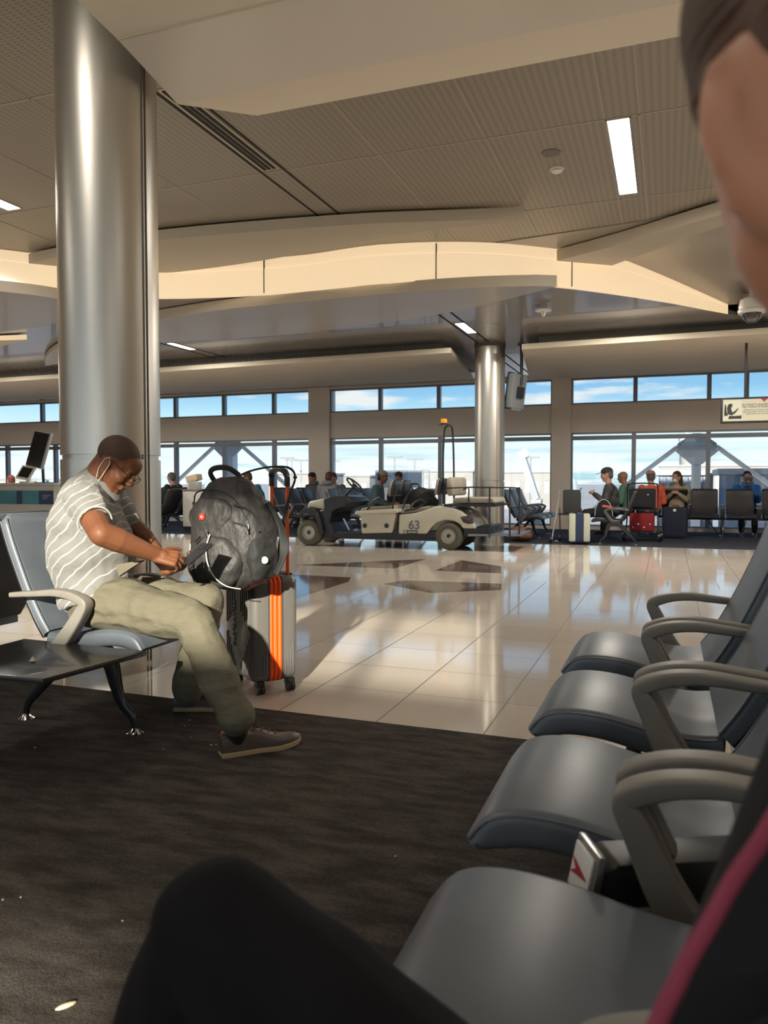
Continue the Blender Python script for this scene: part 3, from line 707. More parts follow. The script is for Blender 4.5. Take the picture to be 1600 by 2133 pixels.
# ---------------------------------------------------------------- the seated man
SKIN_D = mat('brown_skin', (.185, .072, .034), .5, spec=.3, noise=(9, (.16, .060, .028)), bump=(60, .08, .002))
man = person('man in striped grey polo and khaki trousers looking down at a phone', (-2.4, 2.87, 0))
J = {k: dep(*v) for k, v in dict(
    pelvis=(228, 1245, 3.44), belly=(192, 1170, 3.46), chest=(180, 1085, 3.46), top=(196, 1016, 3.46), neck=(214, 1000, 3.45), head=(243, 970, 3.43),
    rsh=(172, 1040, 3.28), rel=(212, 1112, 3.04), rwr=(326, 1156, 3.20), lsh=(222, 1040, 3.64), lel=(300, 1120, 3.66), lwr=(352, 1186, 3.40),
    rhip=(238, 1256, 3.36), rkn=(402, 1292, 3.17), ran=(492, 1496, 3.04), lhip=(250, 1242, 3.56), lkn=(428, 1256, 3.56), lan=(392, 1440, 3.56)).items()}
hd = RT*.74 - V((0, 0, 1))*.67 - FW*.10; hd.normalize(); hl = (V((0, 0, 1))*.74+RT*.67).cross(hd).normalized(); hu = hd.cross(hl)
HM = Matrix.Translation(J['head']) @ Matrix(((hd.x, hl.x, hu.x, 0), (hd.y, hl.y, hu.y, 0), (hd.z, hl.z, hu.z, 0), (0, 0, 0, 1))) @ Matrix.Scale(1.02, 4)
side = (J['lsh']-J['rsh']).normalized()
b = MB(); head_prims(b, HM)
b.cone(J['top'], .075, HM @ V((-.035, 0, -.045)), .064); b.cone(J['chest'], .11, J['top'], .09); b.cone(J['belly'], .14, J['chest'], .12); b.cone(J['pelvis'], .13, J['belly'], .13)
b.cone(J['rsh'], .05, J['lsh'], .05)
b.cone(J['rsh'], .058, J['rel'], .050); b.cone(J['rel'], .050, J['rel'].lerp(J['rwr'], .3), .051); b.cone(J['rel'].lerp(J['rwr'], .3), .050, J['rwr'], .031)
b.cone(J['lsh'], .055, J['lel'], .048); b.cone(J['lel'], .046, J['lwr'], .030)
for s in 'rl':
    b.cone(J[s+'hip'], .08, J[s+'kn'], .055); b.cone(J[s+'kn'], .05, J[s+'an'], .036)
hr = (dep(378, 1166, 3.22)-J['rwr']).normalized()
hand(b, J['rwr'], hr, V((0, 0, -.75))+RT*.15+FW*.7, L=.172, curls=(.75, .85, .95, 1.0), thumb=-1, spread=.10, thumb_curl=.4)
hlv = (dep(400, 1172, 3.38)-J['lwr']).normalized()
hand(b, J['lwr'], hlv, V((0, 0, .9))-FW*.35, L=.168, curls=(.55, .6, .65, .75), thumb=-1, thumb_curl=.3)
b.build('body', SKIN_D, man, world=True, remesh=.0048, relax=3)
# stubble hair
HAIR_S = mat('cropped_dark_hair', (.05, .024, .014), .7, noise=(160, (.075, .036, .022)))
h = MB(); h.ell(HM @ V((-.022, 0, .040)), (.0970, .0782, .0848), M=HM.normalized(), n=32, m=20)
HI = HM.inverted(); keep = [i for i, f in enumerate(h.f) if (lambda c: c.z > .012+max(0, (c.x-.0))*1.1 or (c.x < -.05 and c.z > -.03))(HI @ (sum((h.v[j] for j in f), V())/len(f)))]
h.f = [h.f[i] for i in keep]; h.build('hair', HAIR_S, man, world=True, solid=.004)
def stripes_mat(name, ca, cb, axis, period, width):
    m = mat(name, ca, .85, sheen=.2); t = m.node_tree; b_ = t.nodes['Principled BSDF']
    g = t.nodes.new('ShaderNodeTexCoord'); nz_ = t.nodes.new('ShaderNodeTexNoise'); nz_.inputs['Scale'].default_value = 7; nz_.inputs['Detail'].default_value = 2
    t.links.new(g.outputs['Object'], nz_.inputs[0])
    ad = t.nodes.new('ShaderNodeMix'); ad.data_type = 'RGBA'; ad.blend_type = 'LINEAR_LIGHT'; ad.inputs[0].default_value = .035; t.links.new(g.outputs['Object'], ad.inputs[6]); t.links.new(nz_.outputs['Color'], ad.inputs[7])
    dt = t.nodes.new('ShaderNodeVectorMath'); dt.operation = 'DOT_PRODUCT'; dt.inputs[1].default_value = axis; t.links.new(ad.outputs[2], dt.inputs[0])
    a = t.nodes.new('ShaderNodeMath'); a.operation = 'DIVIDE'; a.inputs[1].default_value = period; t.links.new(dt.outputs['Value'], a.inputs[0])
    f = t.nodes.new('ShaderNodeMath'); f.operation = 'FRACT'; t.links.new(a.outputs[0], f.inputs[0])
    l = t.nodes.new('ShaderNodeMath'); l.operation = 'LESS_THAN'; l.inputs[1].default_value = width; t.links.new(f.outputs[0], l.inputs[0])
    x = t.nodes.new('ShaderNodeMix'); x.data_type = 'RGBA'; x.inputs[6].default_value = (*ca, 1); x.inputs[7].default_value = (*cb, 1); t.links.new(l.outputs[0], x.inputs[0]); t.links.new(x.outputs[2], b_.inputs['Base Color'])
    n2 = t.nodes.new('ShaderNodeTexNoise'); n2.inputs['Scale'].default_value = 8; n2.inputs['Detail'].default_value = 3; t.links.new(g.outputs['Object'], n2.inputs[0])
    bp = t.nodes.new('ShaderNodeBump'); bp.inputs['Strength'].default_value = .5; bp.inputs['Distance'].default_value = .04; t.links.new(n2.outputs[0], bp.inputs['Height']); t.links.new(bp.outputs[0], b_.inputs['Normal'])
    return m
ax = (J['top']-J['pelvis']).normalized()*.80 - RT*.55; ax.normalize()
POLO = stripes_mat('striped_grey_jersey', (.18, .174, .162), (.40, .39, .365), ax, .040, .15)
s = MB()
secs = [('pelvis', (0, 0, -.02), .155, .19), ('pelvis', (-.01, 0, .05), .165, .195), ('belly', (0, 0, 0), .188, .205), ('belly', (0, 0, .07), .186, .215), ('chest', (0, 0, 0), .166, .215), ('top', (0, 0, -.05), .135, .20), ('top', (0, 0, 0), .105, .14), ('neck', (0, 0, .0), .075, .085)]
fwd = RT*.97+V((0, 0, -.1))
path = [J['pelvis']+V((-.05, -.02, -.04)), J['pelvis'].lerp(J['belly'], .5)+V((-.03, 0, 0)), J['belly'], J['belly'].lerp(J['chest'], .5), J['chest'], J['chest'].lerp(J['top'], .55), J['top'], J['neck']]
for i in range(len(path)-1):
    pass
rings = []
for i, p in enumerate(path):
    d = path[min(i+1, 7)]-path[max(i-1, 0)]; _, s1, u1 = frame(d, FW*-1)
    a_, b_ = secs[i][2], secs[i][3]; sd_ = side-d.normalized()*side.dot(d.normalized()); sd_.normalize(); fr = sd_.cross(d.normalized()).normalized()
    rings.append([p+fr*a_*math.cos(2*PI*j/24)+sd_*b_*math.sin(2*PI*j/24) for j in range(24)])
s.loft(rings)
s.cone(J['rsh'], .080, J['rsh'].lerp(J['rel'], .50), .070); s.cone(J['lsh'], .078, J['lsh'].lerp(J['lel'], .5), .072); s.cone(J['rsh'], .085, J['lsh'], .085)
def fold(sc_, amp, st=(1, 1, 1)):
    return lambda p: amp*(mnoise.noise(V((p.x*st[0], p.y*st[1], p.z*st[2]))*sc_))
s.build('polo_shirt', POLO, man, world=True, remesh=.008, relax=4, disp=fold(9, .016, (1, 1, 1.6)))
# sleeve hem, collar
sl_ = J['rsh'].lerp(J['rel'], .66); dd = (J['rel']-J['rsh']).normalized()
MB().sweep(ellring(sl_, dd, (0, 0, 1), .0665, .0665, 28), [(math.cos(a)*.004, math.sin(a)*.004) for a in [2*PI*i/6 for i in range(6)]], closed=True, up=dd).build('sleeve_hem', mat('white_trim', (.42, .41, .385), .8), man, world=True)
cdir = (HM @ V((-.035, 0, -.045))-J['top']).normalized()
cl = MB(); r0 = ellring(J['neck']-cdir*.03, cdir, side, .088, .094, 26); r1 = ellring(J['neck']+cdir*.018, cdir, side, .072, .078, 26); r2 = ellring(J['neck']-cdir*.035, cdir, side, .106, .112, 26)
cl.loft([r0, r1, [p+cdir*.004+(p-J['neck']).normalized()*.006 for p in r1], r2], caps=False); cl.build('collar', mat('grey_jersey', (.18, .174, .162), .85), man, world=True, solid=.003)
KHAKI = mat('khaki_cotton', (.140, .126, .088), .9, spec=.2, noise=(30, (.130, .117, .081)), bump=(9, .5, .03, (1, 1, 2.2)))
q = MB(); q.ell(J['pelvis']+V((.0, .0, -.015)), (.175, .19, .125)); q.cone(J['rhip'], .112, J['lhip'], .108)
q.cone(J['rhip'], .118, J['rhip'].lerp(J['rkn'], .55), .103); q.cone(J['rhip'].lerp(J['rkn'], .5), .104, J['rkn'], .086); q.cone(J['rkn'], .084, J['rkn'].lerp(J['ran'], .45), .074); q.cone(J['rkn'].lerp(J['ran'], .4), .076, J['ran']+(J['ran']-J['rkn']).normalized()*.0, .068)
q.cone(J['lhip'], .112, J['lkn'], .082); q.cone(J['lkn'], .082, J['lan'], .066)
def trfold(p):
    return .011*mnoise.noise(V((p.x*6, p.y*6, p.z*13)))-.016*abs(mnoise.noise(V((p.x*9+5, p.y*7, p.z*14))))*min(1, max(0, (p.z-.2)*5))+.006
q.build('trousers', KHAKI, man, world=True, remesh=.009, relax=5, disp=trfold)
fl = [dep(240, 1176, 3.265), dep(300, 1166, 3.26), dep(272, 1184, 3.25), dep(248, 1200, 3.25)]
MB().loft([fl, [p+FW*.02+V((0, 0, -.004)) for p in fl]]).build('pocket_flap', KHAKI, man, world=True, bevel=.003)
def shoe(t, heel, toe, m, sole_m, ank):
    heel, toe = V(heel), V(toe); d = (toe-heel); L = d.length; d.normalize(); s_ = V((-d.y, d.x, 0)); z = V((0, 0, 1))
    st = [(0, .032, .0), (.04, .036, 0), (.25, .037, 0), (.45, .036, 0), (.68, .049, 0), (.85, .043, .004), (.95, .028, .010), (1, .008, .016)]
    def outl(f):
        for (a, w0, h0), (b_, w1, h1) in zip(st, st[1:]):
            if f <= b_: k_ = (f-a)/(b_-a); return w0+(w1-w0)*k_, h0+(h1-h0)*k_
        return st[-1][1:]
    fs = [i/16 for i in range(17)]
    so = MB(); so.loft([[heel+d*f*L+s_*x*(outl(f)[0]+.004)+z*(outl(f)[1]+y) for x, y in ((-1, .001), (1, .001), (1.0, .022), (-1, .022))] for f in fs]); so.build('sole', sole_m, t, world=True, bevel=.003)
    heel_b = MB(); heel_b.loft([[heel+d*f*L+s_*x*(outl(f)[0]+.002)+z*y for x, y in ((-1, -.0), (1, -.0), (1.0, .012), (-1, .012))] for f in (0.0, .05, .28)])
    hs = [(0, .085), (.1, .098), (.25, .10), (.38, .098), (.5, .088), (.62, .070), (.75, .056), (.88, .050), (.96, .040), (1, .026)]
    def hh(f):
        for (a, w0), (b_, w1) in zip(hs, hs[1:]):
            if f <= b_: return w0+(w1-w0)*(f-a)/(b_-a)
        return hs[-1][1]
    rg_ = []
    for f in fs:
        w0, z0 = outl(f); H_ = hh(f); r_ = []
        for j in range(13):
            a = PI*j/12; cw = math.cos(a); r_.append(heel+d*f*L+s_*w0*(abs(cw)**.75)*(1 if cw > 0 else -1)+z*(z0+.018+(H_-.018)*math.sin(a)**.8))
        rg_.append(r_)
    up = MB().loft(rg_); U = up.build('upper', m, t, world=True, smooth=60)
    lc = MB()
    for i in range(4):
        f = .43+.085*i; p = heel+d*f*L+z*(hh(f)+.004); w_ = .018; lc.tube([p-s_*w_-d*.008, p+z*.003, p+s_*w_+d*.008], .0022, 6)
    p = heel+d*.40*L+z*(hh(.4)+.01)
    for s2 in (-1, 1): lc.tube([p, p+s_*s2*.02+z*.014+d*.004, p+s_*s2*.038+d*.008+z*.002, p+s_*s2*.02-z*.004+d*.012, p], .0022, 6)
    lc.build('laces', mat('dark_laces', (.05, .04, .035), .7), U, world=False) if False else lc.build('laces', mat('dark_laces', (.05, .04, .035), .7), t, world=True)
    MB().tube([heel+d*.02*L+z*.0955+s_*0, heel+d*.1*L+s_*.034+z*.099, heel+d*.3*L+s_*.036+z*.094, heel+d*.36*L+z*.10, heel+d*.3*L-s_*.036+z*.094, heel+d*.1*L-s_*.034+z*.099], .006, 8, closed=True, up=(0, 0, 1)).build('collar_lining', mat('tan_lining', (.42, .15, .04), .6), t, world=True)
    MB().cone(heel+d*.2*L+z*.06, .037, ank, .042, 16).build('sock', mat('black_sock', (.012, .012, .014), .9), t, world=True)
SHOE = mat('brown_grey_leather', (.075, .052, .040), .42, noise=(12, (.09, .063, .05)), coat=.1); SOLE = mat('tan_crepe_sole', (.40, .29, .15), .7)
shoe(man, (-1.665, 2.615, 0), (-1.435, 2.865, 0), SHOE, SOLE, J['ran'])
shoe(man, (-2.215, 3.085, 0), (-1.93, 3.20, 0), SHOE, SOLE, J['lan'])
# glasses and mask straps
BL = mat('thin_black_frame', (.015, .012, .01), .3)
k = lambda *p: HM @ V(p)
g = thing('glasses', 'thin dark rimmed glasses low on the nose of the man', 'glasses', k(.1, 0, .008))
for s_ in (-1, 1):
    ring = [k(.104+.002*math.sin(a), s_*.032+.024*math.cos(a), .004+.018*math.sin(a)) for a in [2*PI*i/20 for i in range(20)]]
    MB().tube(ring, .0014, 6, closed=True).build('rim', BL, g, world=True)
    MB().tube([k(.102, s_*.055, .012), k(.07, s_*.071, .016), k(.0, s_*.085, .022), k(-.018, s_*.086, .008)], .0016, 6).build('temple', BL, g, world=True)
    MB().prism([(.022*math.cos(a), .016*math.sin(a)) for a in [2*PI*i/16 for i in range(16)]], k(.104, s_*.032, .004), hl, hu, hd, .001).build('lens', GLASS, g, world=True)
MB().tube([k(.104, -.009, .008), k(.108, 0, .011), k(.104, .009, .008)], .0014, 6).build('bridge', BL, g, world=True)
mk = thing('face_mask', 'white ear loops of a mask tucked under the chin of the man', 'mask', k(.02, 0, -.1))
for s_ in (-1, 1):
    MB().tube([k(.012, s_*.073, -.085), k(.010, s_*.080, -.045), k(.006, s_*.086, .0), k(-.008, s_*.09, .026), k(-.026, s_*.088, .01), k(-.022, s_*.082, -.04), k(-.004, s_*.076, -.08)], .0015, 6).build('ear_loop', mat('white_elastic', (.8, .78, .75), .7), mk, world=True)
MB().prism([(-.055, 0), (.055, 0), (.045, -.03), (-.045, -.03)], k(.035, 0, -.105), hl, hd, hu, .008).build('mask_fold', mat('white_elastic', (.8, .78, .75), .7), mk, world=True, bevel=.003)
# the phone in his hands
pa, pb = dep(386, 1172, 3.245), dep(430, 1136, 3.32); pd = (pb-pa).normalized(); pn = (V((0, 0, 1))*.35 + RT*-.6 - FW*.65); pn = (pn-pd*pn.dot(pd)).normalized(); ps = pd.cross(pn)
PM = basis((pa+pb)/2, pd, ps)
ph = thing('phone', 'dark smartphone in a case held by the seated man', 'phone', (pa+pb)/2)
MB().box((pa+pb)/2, (.148, .074, .010), M=PM).build('case', BLACKP, ph, world=True, bevel=.004)
MB().box((pa+pb)/2+PM.to_3x3().col[2]*.0062, (.138, .066, .002), M=PM).build('display', mat('phone_glass', (.05, .055, .06), .06), ph, world=True)
MB().box((pa+pb)/2-PM.to_3x3().col[2]*.007+pd*.045, (.035, .035, .003), M=PM).build('camera_bump', BLACKP, ph, world=True, bevel=.002)
MB().sweep([(pa+pb)/2+PM.to_3x3() @ V((x*.0745, y*.0375, .001)) for x, y in ((-1, -1), (1, -1), (1, 1), (-1, 1))], rect(.003, .003), closed=True, up=PM.to_3x3().col[2]).build('metal_edge', CHROME, ph, world=True)

# ---------------------------------------------------------------- the person beside the camera
vw = person('person in dark trousers and dark grey top with pink edging, very close and blurred', (.1, .5, 0))
SKIN_L = mat('tan_skin', (.50, .24, .15), .5, noise=(9, (.46, .21, .13)))
hp = dep(1805, 245, .425)
f_ = (-FW*.97 + RT*.08 - V((0, 0, 1))*.05).normalized(); up_ = V((0, 0, 1)); l_ = up_.cross(f_).normalized(); u_ = f_.cross(l_)
VM = Matrix.Translation(hp) @ Matrix(((f_.x, l_.x, u_.x, 0), (f_.y, l_.y, u_.y, 0), (f_.z, l_.z, u_.z, 0), (0, 0, 0, 1)))
vk = dict(knee=dep(455, 1925, .76), hip=dep(1060, 2560, .62), foot=dep(120, 2700, .98), hip2=V((.22, .36, .55)), knee2=V((-.25, .30, .50)), foot2=V((-.30, .28, .10)), pel=V((.16, .48, .56)), chest=dep(2400, 1900, .55), nk=dep(2250, 900, .46))
b = MB(); head_prims(b, VM); b.cone(vk['nk']-V((0, 0, .05)), .06, VM @ V((-.03, 0, -.05)), .055); b.cone(vk['pel'], .12, vk['chest'], .12); b.cone(vk['chest'], .11, vk['nk'], .06)
b.cone(vk['hip'], .07, vk['knee'], .05); b.cone(vk['knee'], .045, vk['foot'], .035); b.cone(vk['pel'], .08, vk['hip'], .07)
b.build('body', SKIN_L, vw, world=True, remesh=.007, relax=3)
hm = MB(); hm.ell(VM @ V((-.01, 0, .078)), (.112, .091, .068), M=VM, n=28, m=18); hm.ell(VM @ V((-.07, 0, .055)), (.05, .068, .06), M=VM)
hm.ell(VM @ V((.04, .05, .05)), (.045, .036, .04), M=VM); hm.ell(VM @ V((.04, -.05, .05)), (.045, .036, .045), M=VM)
hm.build('hair', mat('dark_brown_hair', (.045, .018, .010), .55, noise=(4, (.10, .045, .025), (1, 1, 14)), bump=(6, .7, .01, (1, 1, 30))), vw, world=True, remesh=.008, relax=3)
mkm = mat('white_elastic', (.8, .78, .75), .7)
b = MB(); b.ell(VM @ V((.058, 0, -.062)), (.056, .058, .058), M=VM); b.build('face_mask', mkm, vw, world=True, remesh=.006, relax=2)
DTR = mat('black_trouser_cloth', (.006, .0055, .007), .9, spec=.2, noise=(10, (.009, .0085, .010)), bump=(40, .3, .004))
b = MB(); b.cone(vk['hip'], .105, vk['hip'].lerp(vk['knee'], .5), .086); b.cone(vk['hip'].lerp(vk['knee'], .5), .086, vk['knee'], .068); b.cone(vk['knee'], .066, vk['foot'], .060)
b.ell(vk['pel'], (.17, .17, .13)); b.cone(vk['pel'], .12, vk['hip'], .11)
b.cone(vk['hip2'], .09, vk['knee2'], .075); b.cone(vk['knee2'], .07, vk['foot2'], .055)
b.build('trousers', DTR, vw, world=True, remesh=.010, relax=6, disp=lambda p: .006*mnoise.noise(p*12))
DTOP = mat('dark_grey_knit', (.022, .023, .026), .9, spec=.25, bump=(120, .5, .003))
sh = dep(1960, 1420, .52); el = dep(1560, 2350, .50)
b = MB(); b.cone(sh, .085, el, .075); b.cone(vk['chest'], .14, sh, .09); b.cone(vk['pel']+V((.02, 0, .1)), .14, vk['chest'], .14); b.cone(vk['chest'], .12, vk['nk']-V((0, 0, .07)), .07)
b.build('knit_top', DTOP, vw, world=True, remesh=.010, relax=5)
PK = mat('pink_piping', (.30, .045, .09), .8, bump=(150, .5, .003))
pts = [dep(1650, 1640, .455), dep(1590, 1745, .445), dep(1530, 1830, .44), dep(1478, 1925, .435), dep(1440, 1990, .43), dep(1405, 2060, .425), dep(1350, 2170, .425)]
MB().tube(spline(pts, 4), .0052, 10).build('pink_edging', PK, vw, world=True)
pf_ = spline(pts, 4); wd_ = [p+RT*.11+FW*.05-UP*.004 for p in pf_]; mid_ = [p+RT*.045+FW*.004 for p in pf_]
MB().loft([pf_, mid_, wd_], caps=False).build('jacket_front', DTOP, vw, world=True, solid=.008)
# ================================================================== LUGGAGE OF THE MAN
SH = mat('grey_polycarbonate', (.12, .113, .105), .32, coat=.2, noise=(30, (.112, .105, .098)))
ORG = mat('orange_nylon', (.85, .10, .008), .55, emit=None)
tv, wv = V((.616, .788, 0)), V((-.788, .616, 0))
SC = V((-1.907, 3.49, 0)) + wv*.2 + RT*.02
su = thing('suitcase', 'grey hard shell suitcase with orange zip band beside the seated man', 'suitcase', SC, R(52))
def rbox_loft(mb, x0, x1, hw, z0, z1, r, taper=0):
    """shell half: rounded rectangle in y,z extruded along x with rounded outer edge"""
    s = 1 if abs(x1) > abs(x0) else -1; L = x1-x0; zc = (z0+z1)/2
    ring = lambda x, k: [V((x, a, zc+b)) for a, b in rect(2*(hw-k), z1-z0-2*k, max(r-k*.3, .01), 6)]
    mb.loft([ring(x0, 0), ring(x0+L*.62, 0), ring(x0+L*.82, .006), ring(x0+L*.93, .017), ring(x1, .036)])
for sg in (-1, 1):
    m_ = MB(); rbox_loft(m_, sg*.037, sg*.13, .2, .065, .612, .045); o = m_.build('shell', SH, su, smooth=50)
    rb = MB()
    for i in range(5):   # vertical ribs on the broad face and on the sides
        y = -.155+.027*i
        for a, b_ in ((.34+.02*i, .585), (.10, .29-.035*i)):
            rb.tube([(sg*.1305, y, a), (sg*.1305, y, b_)], .0055, 8); rb.tube([(sg*.1305, -y, a), (sg*.1305, -y, b_)], .0055, 8)
    for i in range(4):
        x = sg*(.055+.014*i)
        rb.tube([(x, -.2005, .10), (x, -.2005, .24-.03*i if sg < 0 else .17+.03*i)], .0035, 8)
    rb.build('rib', SH, o)
    MB().loft([[V((x, a, .3385+b_)) for a, b_ in rect(.404, .551, .045, 6)] for x in (sg*.034, sg*.041)]).build('zip_tape', mat('charcoal_zip', (.05, .045, .045), .6), su, smooth=50)
for x in (-.0245, 0, .0245):
    MB().loft([[V((x+dx, a, .3385+b_)) for a, b_ in rect(.398+2*q, .545+2*q, .045, 6)] for dx, q in ((-.012, -.004), (-.006, .004), (.006, .004), (.012, -.004))]).build('orange_gusset', ORG, su, smooth=60)
text('embossed_lettering', 'TRAVELERS', .050, Matrix.Translation(su.location+wm(su).to_3x3() @ V((-.1325, .045, .35))) @ wm(su).to_3x3().to_4x4() @ Matrix(((0, 0, -1, 0), (0, -1, 0, 0), (-1, 0, 0, 0), (0, 0, 0, 1))), SH, su, .004)
for x in (-.075, .095):
    for y in (-.155, .155):
        h_ = MB().box((x, y, .052), (.045, .05, .035)); ho = h_.build('caster', BLACKP, su, bevel=.008)
        for d in (-.012, .012): MB().cyl((x+d-.008, y-.01, .024), (x+d+.008, y-.01, .024), .024, 20).build('caster_wheel', BLACKP, ho)
        MB().box((x, y-.004, .038), (.012, .026, .03)).build('caster_fork', SH, ho, bevel=.003)
for y in (-.145, .055):
    MB().b2((.085, y-.009, .60), (.099, y+.009, 1.12)).build('telescopic_pole', mat('orange_anodised', (.95, .12, .015), .32, metal=.25), su, bevel=.003)
MB().sweep(spline([(.092, -.145, 1.075), (.092, -.145, 1.12), (.088, -.125, 1.153), (.088, -.045, 1.165), (.088, .035, 1.153), (.092, .055, 1.12), (.092, .055, 1.075)], 4), rect(.034, .024, .009)).build('grip', BLACKP, su, smooth=50)
MB().b2((.07, -.15, .608), (.118, .13, .618)).build('handle_plate', BLACKP, su, bevel=.003)
MB().tube(spline([(-.03, -.06, .615), (-.03, -.05, .635), (-.03, .05, .635), (-.03, .06, .615)], 4), .008, 8).build('top_handle', BLACKP, su)

# backpack
BPK = mat('black_nylon', (.030, .028, .027), .58, noise=(60, (.033, .031, .030)), bump=(13, .8, .03, (1, 1, .6)))
BPD = mat('black_mesh', (.018, .018, .018), .8)
pc = dep(486, 1105, 3.74)
bp = thing('backpack', 'bulky black backpack with red square emblem on top of the grey suitcase', 'backpack', (pc.x, pc.y, .62))
bp.rotation_euler = (0, 0, R(-4))   # local -y is the front, +x is the right side in the photograph
def lift(z):  # heights above the root
    return z-.62
SEC = [(.578, .075, .06, .00), (.60, .15, .105, .0), (.65, .190, .135, .005), (.72, .208, .150, .010), (.82, .212, .152, .006), (.92, .200, .142, 0), (1.00, .175, .120, -.008), (1.06, .140, .095, -.012), (1.10, .105, .07, -.016), (1.125, .06, .04, -.018)]
def sring(z, w_, d_, cx, cy=0, n=28, e_=.72):
    r_ = []
    for j in range(n):
        a = 2*PI*j/n; c_, s_ = math.cos(a), math.sin(a)
        r_.append(V((cx+w_*math.copysign(abs(c_)**e_, c_), cy+d_*math.copysign(abs(s_)**e_, s_), z)))
    return r_
cs = spline([(a, b, c) for a, b, c, d in SEC], 3); dz = spline([(d, 0, 0) for a, b, c, d in SEC], 3)
bo = MB().loft([sring(lift(p.x), p.y, p.z, q.x) for p, q in zip(cs, dz)]).build('main_bag', BPK, bp, sub=1, smooth=70, disp=lambda p: .013*mnoise.noise(V((p.x*11, p.y*11, p.z*9)))-.014*abs(mnoise.noise(V((p.x*20, p.y*20, p.z*12+4)))))
# front organiser panel with the emblem, lower round pocket
def bulge(name, zs, wmax, y0, dep_, cx, mt, par, pw_=.6):
    rings = []
    n = 12
    for i in range(n+1):
        f = i/n; z = lift(zs[0]+(zs[1]-zs[0])*f); k_ = max(.12, math.sin(PI*(.06+.88*f))**pw_); rings.append(sring(z, wmax*k_, dep_*(.4+.6*k_), cx, y0, 24, .8))
    return MB().loft(rings).build(name, mt, par, sub=1, smooth=70, disp=lambda p: .010*mnoise.noise(V((p.x*14+3, p.y*14, p.z*10)))-.012*abs(mnoise.noise(V((p.x*22, p.y*22, p.z*15)))))
up_ = bulge('upper_pocket', (.83, 1.03), .130, -.115, .050, -.035, BPK, bp)
lp_ = bulge('lower_pocket', (.592, .85), .155, -.125, .075, -.01, BPK, bp, .5)
sp_ = bulge('side_pocket', (.63, .84), .050, -.03, .105, .185, BPD, bp, .5)
bulge('left_side_pocket', (.63, .82), .040, -.0, .09, -.185, BPD, bp, .5)
RB = mat('emblem_red', (.75, .03, .02), .4)
MB().prism(rect(.030, .030, .007, 4), (-.055, -.168, lift(.935)), (1, 0, 0), (0, 0, 1), (0, -1, 0), .006).build('red_emblem', RB, up_, world=False, bevel=.001)
MB().prism([(-.008, .002), (-.008, -.002), (-.002, -.002), (-.002, -.008), (.002, -.008), (.002, -.002), (.008, -.002), (.008, .002), (.002, .002), (.002, .008), (-.002, .008), (-.002, .002)], (-.055, -.1742, lift(.935)), (1, 0, 0), (0, 0, 1), (0, -1, 0), .001).build('emblem_cross', mat('emblem_pale', (.7, .45, .4), .4), up_)
WC = mat('white_cord', (.72, .70, .66), .6)
MB().tube(spline([(.0, -.185, lift(.855)), (.0, -.214, lift(.79)), (.012, -.218, lift(.72)), (.045, -.212, lift(.66)), (.09, -.185, lift(.618)), (.13, -.13, lift(.60))], 5), .0028, 6).build('white_cord', WC, lp_)
MB().tube(spline([(-.165, -.12, lift(.80)), (-.16, -.13, lift(.72)), (-.14, -.14, lift(.65)), (-.12, -.14, lift(.60))], 4), .0025, 6).build('white_cord', WC, lp_)
for p_, q_ in (((-.02, -.19, lift(.875)), (.0, -.20, lift(.835))), ((-.155, -.11, lift(1.0)), (-.135, -.13, lift(.975))), ((.165, -.12, lift(.90)), (.172, -.128, lift(.86))), ((-.05, -.19, lift(.845)), (-.075, -.20, lift(.815)))):
    MB().tube([p_, V(p_).lerp(V(q_), .5)+V((.004, -.004, 0)), q_], .0042, 6).build('zipper_pull', CHROME, bp)
MB().tube(spline([(-.13, -.17, lift(.76)), (-.10, -.19, lift(.78)), (-.085, -.20, lift(.74)), (-.09, -.20, lift(.69)), (-.115, -.19, lift(.69)), (-.13, -.175, lift(.72))], 4, closed=True), .0042, 8, closed=True).build('carabiner', CHROME, bp)
for a_, b_ in ((.995, .87), (.91, .78)):
    MB().tube(spline([(.10, -.14, lift(a_)), (.165, -.10, lift(a_-.03)), (.2, -.03, lift(b_)), (.205, .05, lift(b_-.04))], 4), .006, 6).build('compression_strap', BPD, bp)
MB().tube(spline([(-.16, -.09, lift(.96)), (-.10, -.155, lift(1.045)), (.0, -.145, lift(1.06)), (.09, -.12, lift(1.02)), (.15, -.10, lift(.92))], 5), .0035, 6).build('zip_line', BPD, bp)
MB().sweep(spline([(-.11, .02, lift(1.085)), (-.125, -.01, lift(1.14)), (-.09, -.02, lift(1.165)), (-.02, -.01, lift(1.165)), (.03, .01, lift(1.13))], 5), rect(.026, .012, .005), up=(0, 1, 0)).build('top_handle', BPD, bp)
MB().sweep(spline([(.02, .0, lift(1.12)), (.07, .05, lift(1.152)), (.14, .12, lift(1.172)), (.20, .19, lift(1.168)), (.225, .21, lift(1.12)), (.20, .19, lift(1.02)), (.18, .16, lift(.86)), (.17, .14, lift(.70))], 5), rect(.034, .009, .004)).build('shoulder_strap', BPD, bp)
MB().sweep(spline([(.17, .05, lift(1.0)), (.235, .06, lift(.88)), (.262, .04, lift(.76)), (.24, .0, lift(.66))], 5), rect(.045, .012, .005)).build('shoulder_strap', BPD, bp)
MB().lathe((.234, -.085, lift(.735)), (.7, -.7, 0), [(.0165, -.01), (.0165, .003), (.012, .004)], 20).build('round_badge', WC, sp_)
for z_ in (.87, .80):
    MB().lathe((.205, -.085, lift(z_)), (.8, -.6, 0), [(.006, -.006), (.006, .003), (.003, .004)], 10).build('eyelet', CHROME, bp)
